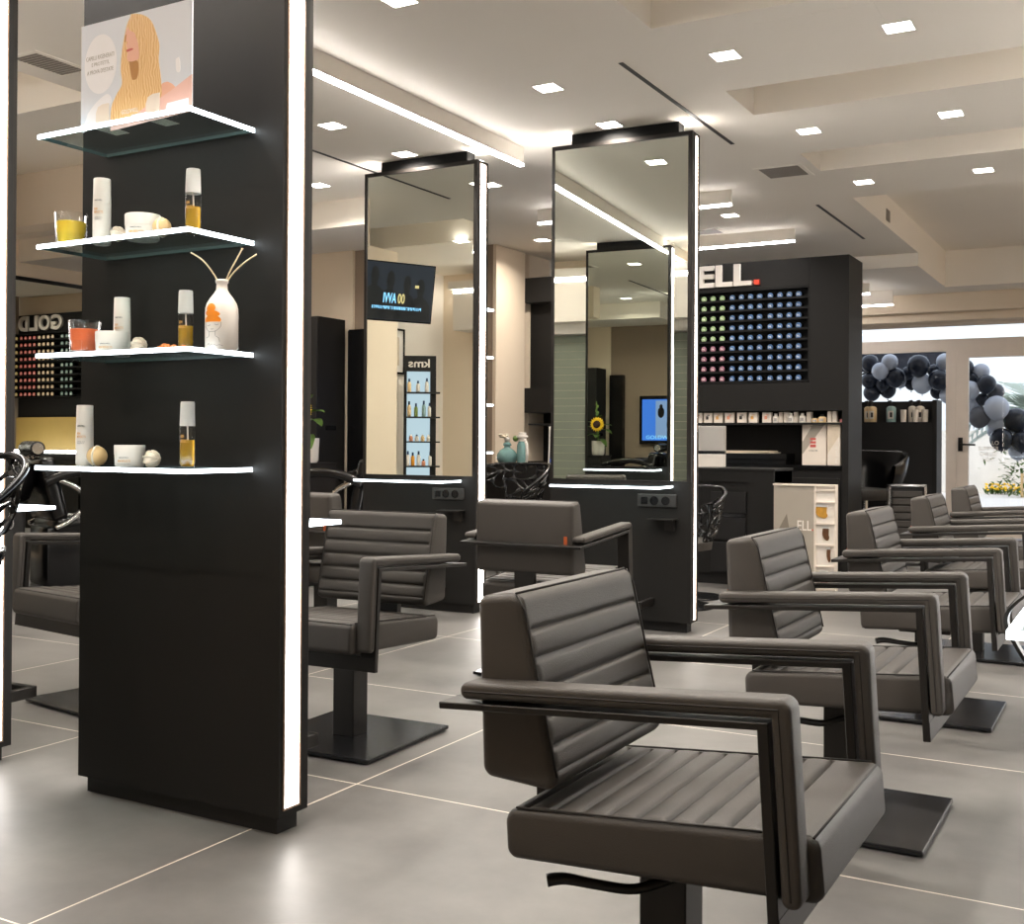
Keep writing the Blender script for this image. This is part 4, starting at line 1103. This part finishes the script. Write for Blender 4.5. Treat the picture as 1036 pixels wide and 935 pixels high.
for ring, (nn, L, off_) in enumerate(((18, .062, 0), (16, .055, .2))):
    for i in range(nn):
        a = 2*PI*i/nn+off_
        u = Vector((math.cos(a), 0, math.sin(a))); v = Vector((-math.sin(a), 0, math.cos(a)))
        p0 = u*.045; pts = [p0-v*.005, p0+u*L*.45-v*.014+Vector((0, -.006+ring*.006, 0)), p0+u*L+Vector((0, .012+ring*.006, 0)), p0+u*L*.45+v*.014+Vector((0, -.006+ring*.006, 0)), p0+v*.005]
        top = [pb.verts.new(q) for q in pts]; bot = [pb.verts.new(q+Vector((0, .002, 0))) for q in pts]
        pb.faces.new(top); pb.faces.new(bot[::-1])
        for k in range(5): pb.faces.new((top[k], bot[k], bot[(k+1) % 5], top[(k+1) % 5]))
obj('petals', pb, m_petal, fl)
def leaf(root, d, L, w, droop, thick=.002):
    bm = bmesh.new(); d = Vector(d).normalized(); s = d.cross(Vector((0, 0, 1))).normalized(); root = Vector(root)
    A, Bv, C = [], [], []
    for i in range(9):
        t_ = i/8; p = root+d*L*t_-Vector((0, 0, 1))*droop*t_*t_; ww = w*math.sin(PI*min(.02+t_*.96, .98))**.8
        A.append(bm.verts.new(p-s*ww+Vector((0, 0, .012*ww/w)))); Bv.append(bm.verts.new(p)); C.append(bm.verts.new(p+s*ww+Vector((0, 0, .012*ww/w))))
    for i in range(8):
        bm.faces.new((A[i], Bv[i], Bv[i+1], A[i+1])); bm.faces.new((Bv[i], C[i], C[i+1], Bv[i+1]))
    bmesh.ops.solidify(bm, geom=bm.faces[:], thickness=thick)
    return bm
for root, d, L, w, dr in (((.04, -.03, .34), (.9, -.5, .3), .26, .045, .12), ((.05, -.05, .40), (1, -.2, .35), .2, .035, .06), ((.02, -.0, .28), (-.9, -.4, .3), .24, .045, .12), ((0, 0, .26), (.2, -1, .4), .22, .05, .1), ((-.02, 0, .34), (-.8, .2, .6), .2, .04, .06), ((-.03, 0, .42), (-.5, -.6, .5), .16, .035, .05), ((.01, -.02, .22), (.7, -.7, .2), .28, .045, .16), ((-.01, 0, .5), (.6, -.3, .6), .12, .03, .03)):
    obj('leaf', leaf(root, d, L, w, dr), m_leaf, t, 60)
hb = bmesh.new()
for i in range(7): ball(.02-.0015*i, (-.02+.012*math.sin(i*2), 0, .56+.028*i), 2, hb, (1, 1, 1.3))
obj('bud_spike', hb, m_leaf, t, True)

def wash(label, loc, rz):
    """wash unit: the guest faces local -y, basin at the +y... back toward viewer"""
    t = thing('wash_unit', label, 'wash unit', loc, rz, 'wash units')
    obj('pedestal', B((-.2, .2, -.15, .45, 0, .45), bev=.03), m_gloss, t, 40)
    obj('seat', B((-.27, .27, -.1, .62, .40, .52), bev=.04, seg=3), m_gloss, t, 50)
    obj('backrest', rot(B((-.27, .27, -.12, .0, .5, .98), bev=.04, seg=3), math.radians(14), 'X', (0, -.06, .5)), m_gloss, t, 50)
    bas = bmesh.new(); lathe([(.10, .60), (.20, .66), (.25, .80), (.26, .90), (.245, .905), (.22, .82), (.12, .70), (.001, .69)], 28, bas, (0, -.42, 0), True)
    obj('basin', bas, m_gloss, t, 50)
    obj('basin_column', B((-.15, .15, -.55, -.28, 0, .64), bev=.03), m_black2, t)
    k = bmesh.new(); c_ = [(.055*math.cos(a), .055*math.sin(a)) for a in [2*PI*i/20 for i in range(20)]]
    hr = tube([(-.14, -.2, 1.03), (-.135, -.2, 1.03), (.135, -.2, 1.03), (.14, -.2, 1.03)], [.045, .055, .055, .045], 20)
    h = obj('headrest', hr, m_gloss, t, 50)
    for sx in (-1, 1):
        obj('headrest_end', tube([(sx*.14, -.2, 1.03), (sx*.143, -.2, 1.03)], .042, 18), m_chrome, h)
        obj('headrest_post', tube([(sx*.05, -.2, 1.0), (sx*.05, -.19, .88)], .014, 10), m_chrome, h, True)
    for sx in (-1, 1):
        ar = obj('armrest', tube(smoothpts([(sx*.32, .5, .80), (sx*.33, .3, .855), (sx*.33, .05, .86), (sx*.32, -.12, .82), (sx*.31, -.2, .78)], 5), [.028]*5+[.034]*16, 12), m_gloss, t, True)
        obj('chrome_ring', tube(smoothpts([(sx*.31, -.1, .80), (sx*.32, .05, .72), (sx*.32, .08, .6), (sx*.31, -.02, .5), (sx*.3, -.12, .45)], 6), .02, 10), m_chrome, ar, True)
    rv = bmesh.new()
    for z in (.72, .84): ball(.008, (.1, -.665, z), 2, rv)
    obj('shower_hose', tube(smoothpts([(.18, -.5, .9), (.22, -.55, 1.0), (.25, -.5, .92), (.27, -.45, .75)], 5), .01, 8), m_chrome, t, True)
    rv.free()
    return t
w0 = wash('black wash unit with curved armrest and chrome ring, left of the left mirror column', (-5.15, 6.95, 0), math.radians(90))
dup(w0, (-6.75, 6.80, 0), math.radians(90), 'second black wash unit hidden behind the shelf column, headrest seen in the mirrors')
dup(w0, (-7.22, 5.85, 0), math.radians(-20), 'black wash unit with headrest roll in the gap left of the shelf column')
# wide mirror on the left wall
t = thing('wall_mirror', 'wide dark-framed wall mirror in the gap left of the shelf column', 'mirror', (-9.25, 7.7, 0))
obj('glass', B((0, .012, -2.1, 2.05, .12, 2.59)), m_mirror, t)
obj('frame', B((0, .025, -2.12, 2.07, 2.59, 2.625), (0, .025, -2.12, 2.07, .09, .12), (0, .025, -2.12, -2.1, .09, 2.62), (0, .025, 2.05, 2.07, .09, 2.62)), m_gloss, t)
# blue picture screen on the screen wall
t = thing('wall_screen', 'blue lit picture screen on the brown wall, seen inside the larger mirror', 'screen', (-5.30, 7.96, 0))
obj('casing', B((-.30, .36, -.02, .02, 1.08, 1.76)), m_gloss, t)
obj('blue_picture', B((-.26, .32, -.023, -.02, 1.13, 1.71)), e_screen, t)
obj('pale_picture', B((-.06, .32, -.0245, -.023, 1.17, 1.69)), e_screen2, t)
k = bmesh.new()
for x, z, s in ((.02, 1.5, .05), (.16, 1.33, .06), (.24, 1.36, .05)):
    ball(s*.5, (x, -.026, z+s*2.2), 2, k, (1, .05, 1.2)); ball(s, (x, -.026, z+s*.5), 2, k, (1, .03, 1.6))
obj('dark_figures', k, m_tvfig, t)
obj('caption', text('GOLDWELL', -.2, .25, 1.15, 1.20, -.0245, .001), e_tvblue, t)

# ================================================================ SEEN ONLY IN THE MIRRORS (behind the camera side)
t = thing('television', 'dark television with blue and gold logo, seen mirrored in the left mirror column', 'television', (-5.93, 4.12, 2.435), math.radians(117))
# local -y faces the mirror columns; tilt downwards
def tv(bm): return rot(bm, math.radians(10), 'X', (0, 0, 0))
obj('casing', tv(B((-.48, .48, 0, .05, -.265, .265), bev=.004)), m_gloss, t)
obj('picture', tv(B((-.468, .468, -.002, 0, -.25, .255))), e_dark, t)
for x, z, s in ((.30, .12, .055), (.13, .13, .055), (-.03, .10, .055), (-.20, .07, .05), (-.34, .05, .055)):
    fg = prism([(p.x, p.y) for p in smoothpts([(x-s*2.1, -.245), (x-s*1.9, z-.16), (x-s*1.1, z-.10), (x-s*.5, z-.075), (x-s*.75, z), (x-s*.5, z+.065), (x, z+.085), (x+s*.5, z+.065), (x+s*.75, z), (x+s*.5, z-.075), (x+s*1.1, z-.10), (x+s*1.9, z-.16), (x+s*2.1, -.245)], 4)], -.0026, -.002)
    obj('dark_figure', tv(fg), e_fig, t)
obj('logo', tv(text('AVVI', -.10, .03, -.10, -.01, -.003, .001, .02)), e_tvblue, t)
obj('logo_gold', tv(text('00', -.185, -.115, -.10, -.01, -.003, .001, .02)), e_tvgold, t)
mk = bmesh.new(); xx = -.36; random.seed(5)
while xx < .14:
    wd = random.choice((.010, .012, .016)); B((xx, xx+.004, -.0035, -.002, -.155, -.128), (xx, xx+wd, -.0035, -.002, random.choice((-.155, -.144, -.132)), -.128) if random.random() < .5 else (xx+wd-.004, xx+wd, -.0035, -.002, -.155, -.128), bm=mk); xx += wd+.006
obj('caption_marks', tv(mk), e_tvblue, t)
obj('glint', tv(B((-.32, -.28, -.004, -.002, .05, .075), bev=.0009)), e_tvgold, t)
obj('wall_arm', tube([(0, .05, 0), (0, .3, .02), (0, .61, .02)], .02, 10), m_steel, t)
t = thing('framed_certificate', 'black framed certificate below the television, seen in the left mirror column', 'picture', (-6.93, 2.6, 2.05))
obj('frame', B((-.018, .012, -.2, .2, .22, .24), (-.018, .012, -.2, .2, -.24, -.22), (-.018, .012, -.2, -.18, -.24, .24), (-.018, .012, .18, .2, -.24, .24)), m_gloss, t)
obj('mat_board', B((-.018, .0, -.18, .18, -.22, .22)), m_white, t); obj('certificate', B((0, .002, -.11, .11, -.15, .15)), m_paper, t)
# display tower with bottles
DX, DY = -6.57, 2.63
dt = thing('display_tower', 'black kms display tower of lit shelves, seen in the left mirror column', 'display stand', (DX, DY, 0), math.radians(180-35))
W_ = .165
obj('side_panel', B((-W_, -W_+.06, -.08, .03, 0, 1.82)), m_black2, dt); obj('side_panel', B((W_-.03, W_, -.08, .03, 0, 1.82)), m_black2, dt)
obj('header', B((-W_, W_, -.05, .03, 1.82, 1.98)), m_black2, dt)
obj('logo', text('kms', -.10, .12, 1.86, 1.945, -.05, .004, .02), m_letter, dt)
obj('backlight_panel', B((-W_+.06, W_-.03, .01, .025, .1, 1.82)), e_back, dt)
obj('back_cover', B((-W_+.06, W_-.03, .026, .03, .0, 1.82)), m_black2, dt)
lev = [1.604, 1.352, 1.10, .848]
for z in lev+[.596, .344]: obj('display_shelf', B((-W_-.04, W_-.0, -.14, .008, z-.015, z)), m_black2, dt)
obj('base', B((-W_-.03, W_+.03, -.2, .06, 0, .02)), m_black2, dt)
ca, sa = math.cos(math.radians(145)), math.sin(math.radians(145))
def tower(lx, ly): return DX+lx*ca-ly*sa, DY+lx*sa+ly*ca
spec = [(0, [(-.07, .21, m_white, m_navycap, 'white'), (.02, .17, m_white, m_navycap, 'small white'), (.11, .2, m_sand, m_navycap, 'sand')]),
        (1, [(-.10, .21, m_white, m_navycap, 'white'), (-.04, .24, m_mint, m_navycap, 'pale blue'), (.04, .2, m_greenb, m_navycap, 'green'), (.11, .23, m_sand, m_gloss, 'sand')]),
        (2, [(-.09, .10, m_white, m_white, 'low white'), (-.03, .10, m_sand, m_white, 'low sand'), (.03, .1, m_white, m_navycap, 'low white blue-capped'), (.09, .1, m_peach, m_white, 'low peach')]),
        (3, [(-.11, .21, m_white, m_navycap, 'white'), (-.04, .1, m_peach, m_gloss, 'short peach'), (.01, .22, m_white, m_navycap, 'tall white'), (.07, .2, m_amberb, m_navycap, 'amber'), (.12, .22, m_white, m_navycap, 'slim white')])]
ord_ = ['top', 'second', 'third', 'lowest']
for li, its in spec:
    for lx, h, mm, cp, nm in its:
        x, y = tower(lx, -.065)
        mini_bottle(0, '%s bottle on the %s shelf of the kms display tower' % (nm, ord_[li]), h*.68, .02, mm, cp, y, lev[li]+.0005, x)
# pelmet, blinds and light on the window wall
t = thing('light_pelmet', 'white boxed pelmet with light line above the blinds, seen in the mirrors', 'pelmet', (-4.9, 1.62, 2.38))
obj('box', B((-1.72, 1.8, -.015, .3, -.069, .33)), m_white_wall, t)
obj('cap', B((-1.76, 1.84, -.015, .34, .375, .46)), m_white_wall, t)
obj('light_line', B((-1.72, 1.8, -.015, .3, .335, .37)), e_line, t)
t = thing('blind_cassette', 'white blind cassette under the boxed pelmet, seen in the mirrors', 'blind', (-4.8, 1.66, 2.2))
obj('cassette', B((-1.45, 1.7, -.05, .1, 0, .11), bev=.006), m_white, t)
obj('end_cap', B((-1.475, -1.45, -.055, .105, -.005, .115)), m_slot, t)
t = thing('slatted_blind', 'green grey horizontal slatted blind, seen in the larger mirror', 'blind', (-4.4, 1.68, 0))
bm = bmesh.new()
for i in range(27): B((-1.1, 1.2, -.004, .004, .03+i*.08, .03+i*.08+.0785), bm=bm)
obj('slats', bm, m_blind, t)
t = thing('white_side_door', 'white panelled side door left of the blinds, seen in the left mirror column', 'door', (-5.98, 1.64, 0))
obj('leaf', B((-.36, .36, -.03, .02, .01, 2.15)), m_white_wall, t); obj('panel_line', B((-.02, -.01, .02, .026, .05, 2.1), (.3, .31, .02, .026, .05, 2.1)), m_boxgrey, t); obj('handle', tube([(.28, .03, 1.05), (.28, .07, 1.05), (.18, .07, 1.05)], .01, 8), m_chrome, t)

# ================================================================ OUTSIDE THINGS
S = 5.886
def pix(a, b, y):
    u, v = 860+a/S, 320+b/S
    d = Fv+Rv*((u-518)/f_)-Uv*((v-py_)/f_)
    k = y/d.y
    return Vector((0, 0, 1.1))+d*k
NV, WH, GR = m_navy, m_wballoon, m_gballoon
bl = [(118, 280, 52, NV, 0), (236, 272, 48, WH, -1), (180, 325, 50, WH, -1.2), (270, 365, 60, NV, -.6), (115, 382, 48, NV, 0), (195, 405, 45, NV, 0), (130, 455, 50, NV, .4), (225, 440, 48, NV, .5), (408, 295, 66, NV, -.8), (345, 340, 42, NV, .6), (300, 385, 42, WH, 1), (430, 400, 60, WH, -.2), (365, 400, 40, NV, 1.2), (565, 270, 50, WH, 0), (530, 378, 62, NV, -.7), (500, 325, 40, NV, .8), (520, 450, 42, NV, .6), (582, 470, 48, WH, 0),
      (685, 305, 50, NV, 0), (780, 330, 50, WH, .5), (725, 372, 40, NV, .2), (812, 405, 57, NV, -.5), (715, 440, 55, WH, -.6), (787, 495, 38, NV, .2), (730, 525, 50, WH, .5), (770, 600, 64, GR, -.7), (868, 450, 50, GR, .5), (873, 545, 72, WH, -1), (868, 640, 50, WH, 0), (860, 685, 42, WH, .6), (988, 620, 75, NV, .2), (902, 733, 68, NV, -.6), (1022, 745, 62, NV, -.3), (1000, 800, 55, WH, .4), (1050, 690, 50, WH, .8)]
uniq = {1: 'upper white balloon of the left garland part, under the dark awning', 2: 'white balloon below the upper white one in the left pane', 3: 'glossy black balloon right of the white pair in the left pane', 8: 'largest black balloon in the middle of the left pane',
        11: 'large white balloon low in the middle of the left pane', 14: 'black balloon touching the door post, left pane', 13: 'white balloon cut by the door post at its top left', 17: 'white balloon cut by the door post low at its left',
        22: 'white balloon at the left edge of the door pane', 25: 'grey balloon hanging lowest at the left of the door pane', 27: 'largest white balloon in the door pane', 31: 'black balloon beside the door pane lettering', 21: 'large black balloon at the top middle of the door pane'}
for i, (a, b, r, mm, dy) in enumerate(bl):
    c = pix(a, b, 15.0+.16*dy); rad = r/S/f_*(c-Vector((0, 0, 1.1))).dot(Fv)
    col = {NV: 'black', WH: 'white', GR: 'grey'}[mm]; pane = 'left fixed pane' if a < 620 else 'glass door pane'
    l = uniq.get(i); g = None
    if not l: l = '%s balloon packed among others in the garland behind the %s' % (col, pane); g = '%s balloons behind the %s' % (col, pane)
    t = thing('balloon', l, 'balloon', c, random.uniform(0, 6), g)
    bm = ball(rad, sub=3)
    for v in bm.verts:
        if v.co.z < 0: v.co.x *= 1-.12*(v.co.z/rad)**2; v.co.y *= 1-.12*(v.co.z/rad)**2; v.co.z *= 1.08
    obj('skin', bm, mm, t, True)
    obj('knot', lathe([(.002, 0), (.012, -.014), (.004, -.018)], 10, None, (0, 0, -rad*1.075)), mm, t, True)
t = thing('street_awning', 'dark awning strip outside above the balloon garland', 'awning', (-2.9, 15.6, 2.2))
obj('canopy', prism([(-.62, 0), (.66, .0), (.66, .10), (-.62, .10)], 0, .5), m_navy, t); obj('valance', B((-.62, .66, -.012, 0, -.14, .10)), m_navy, t)
obj('post', B((-.60, -.56, .44, .48, -2.26, 0), (.60, .64, .44, .48, -2.26, 0)), m_steel, t)
gp = smoothpts([(-3.42, 15.06, -.06), (-3.4, 15.06, 1.6), (-3.2, 15.06, 2.02), (-2.5, 15.06, 2.03), (-2.05, 15.06, 1.9), (-1.78, 15.06, 1.55), (-1.4, 15.06, 1.2), (-1.15, 15.06, .85), (-1.1, 15.06, -.06)], 6)
tag(obj('garland_frame', tube(gp, .012, 8), m_steel, None, True), 'thin dark arch pole carrying the balloon garland outside the door', 'frame')
# palm
t = thing('palm_plant', 'pale feathery palm outside the glass door at the right edge', 'plant', (-1.33, 16.2, -.06))
obj('pot', lathe([(.16, 0), (.22, .35), (.2, .35), (.19, .3), (.001, .3)], 24), m_stone, t, 50)
obj('trunk', tube([(0, 0, .3), (.02, 0, .8), (0, 0, 1.5)], [.06, .045, .035], 10), m_wood, t, True)
for i, (az, el, L) in enumerate(((160, 25, 1.0), (180, 62, 1.0), (215, 15, .9), (170, 55, 1.0), (200, 30, .9), (140, 40, .9), (240, 60, .9), (90, 50, .9), (20, 45, .8), (300, 40, .8), (185, 5, .8), (150, 75, 1.1))):
    fb = bmesh.new(); a = math.radians(az); e = math.radians(el)
    sp = []
    for k in range(14):
        q = k/13; rr = L*q*math.cos(e); zz = L*q*math.sin(e)-.55*L*q*q
        sp.append(Vector((math.cos(a)*rr, math.sin(a)*rr, 1.5+zz)))
    tube(sp, .006, 5, fb)
    for k in range(2, 14):
        d = (sp[k]-sp[k-1]).normalized(); s = d.cross(Vector((0, 0, 1))).normalized()
        for sg in (-1, 1):
            ll = .26*math.sin(PI*(k+1)/16)+.06
            p0 = sp[k]; p1 = p0+(s*sg*.8+d*.55-Vector((0, 0, .25))).normalized()*ll
            w = d*.024
            va = [fb.verts.new(x) for x in (p0-w, p0+w, p1)]; vb = [fb.verts.new(x+Vector((0, 0, .003))) for x in (p0-w, p0+w, p1)]
            fb.faces.new(va); fb.faces.new(vb[::-1])
            for q1 in range(3): fb.faces.new((va[q1], vb[q1], vb[(q1+1) % 3], va[(q1+1) % 3]))
    obj('frond', fb, M('pale_frond', (186, 198, 186), .6) if 'pale_frond' not in bpy.data.materials else bpy.data.materials['pale_frond'], t)
t = thing('garden_bush', 'green bush before the pale stone wall across the street', 'bush', (-2.3, 25.9, 0))
random.seed(3)
fb = bmesh.new()
for i in range(160):
    p = Vector((random.gauss(0, .28), random.gauss(0, .18), abs(random.gauss(.45, .28))))
    d = Vector((random.uniform(-1, 1), random.uniform(-1, 1), random.uniform(0, 1)))
    merge(fb, leaf(p, d, .16, .03, .03, .003))
obj('foliage', fb, m_leaf, t); obj('stem', tube([(0, 0, 0), (0, 0, .5)], .03, 8), m_wood, t)
t = thing('flower_bed', 'low patch of yellow flowers before the pale stone wall across the street', 'flowers', (-2.80, 27.1, 0))
fb = bmesh.new(); lb = bmesh.new()
for i in range(70):
    p = Vector((random.uniform(-.38, .38), random.uniform(-.2, .2), random.uniform(.08, .24)))
    ball(.035, p, 1, fb, (1, 1, .6)); merge(lb, leaf((p.x, p.y, 0), (random.uniform(-1, 1), random.uniform(-1, 1), 1.2), .2, .02, .02, .003))
obj('blossoms', fb, m_petal, t); obj('leaves', lb, m_leaf, t)

# ================================================================ LIGHT
w = bpy.data.worlds.new('World'); scene.world = w; w.use_nodes = True
nt = w.node_tree; bg = nt.nodes['Background']
sky = nt.nodes.new('ShaderNodeTexSky'); sky.sky_type = 'NISHITA'; sky.sun_disc = False; sky.sun_elevation = math.radians(50); sky.sun_rotation = math.radians(200); sky.air_density = 1.; sky.dust_density = 3.
mixn = nt.nodes.new('ShaderNodeMix'); mixn.data_type = 'RGBA'; mixn.inputs['Factor'].default_value = .6; mixn.inputs['B'].default_value = (8.4, 8.9, 9.8, 1)
nt.links.new(sky.outputs['Color'], mixn.inputs['A']); nt.links.new(mixn.outputs['Result'], bg.inputs['Color']); bg.inputs['Strength'].default_value = .12
sl = bpy.data.lights.new('sun', 'SUN'); sl.energy = .55; sl.angle = math.radians(1.)
so = bpy.data.objects.new('sun', sl); COL.objects.link(so); so.rotation_euler = (math.radians(38), 0, math.radians(-12))

vs = scene.view_settings
scene.display_settings.display_device = 'sRGB'
vs.view_transform = 'Standard'; vs.look = 'None'; vs.gamma = 1; vs.use_curve_mapping = False
vs.exposure = 0.84
cy = scene.cycles
cy.use_denoising = True
cy.max_bounces = 10; cy.diffuse_bounces = 5; cy.glossy_bounces = 6; cy.transparent_max_bounces = 12; cy.transmission_bounces = 6
cy.sample_clamp_indirect = 6.
cy.caustics_reflective = False; cy.caustics_refractive = False
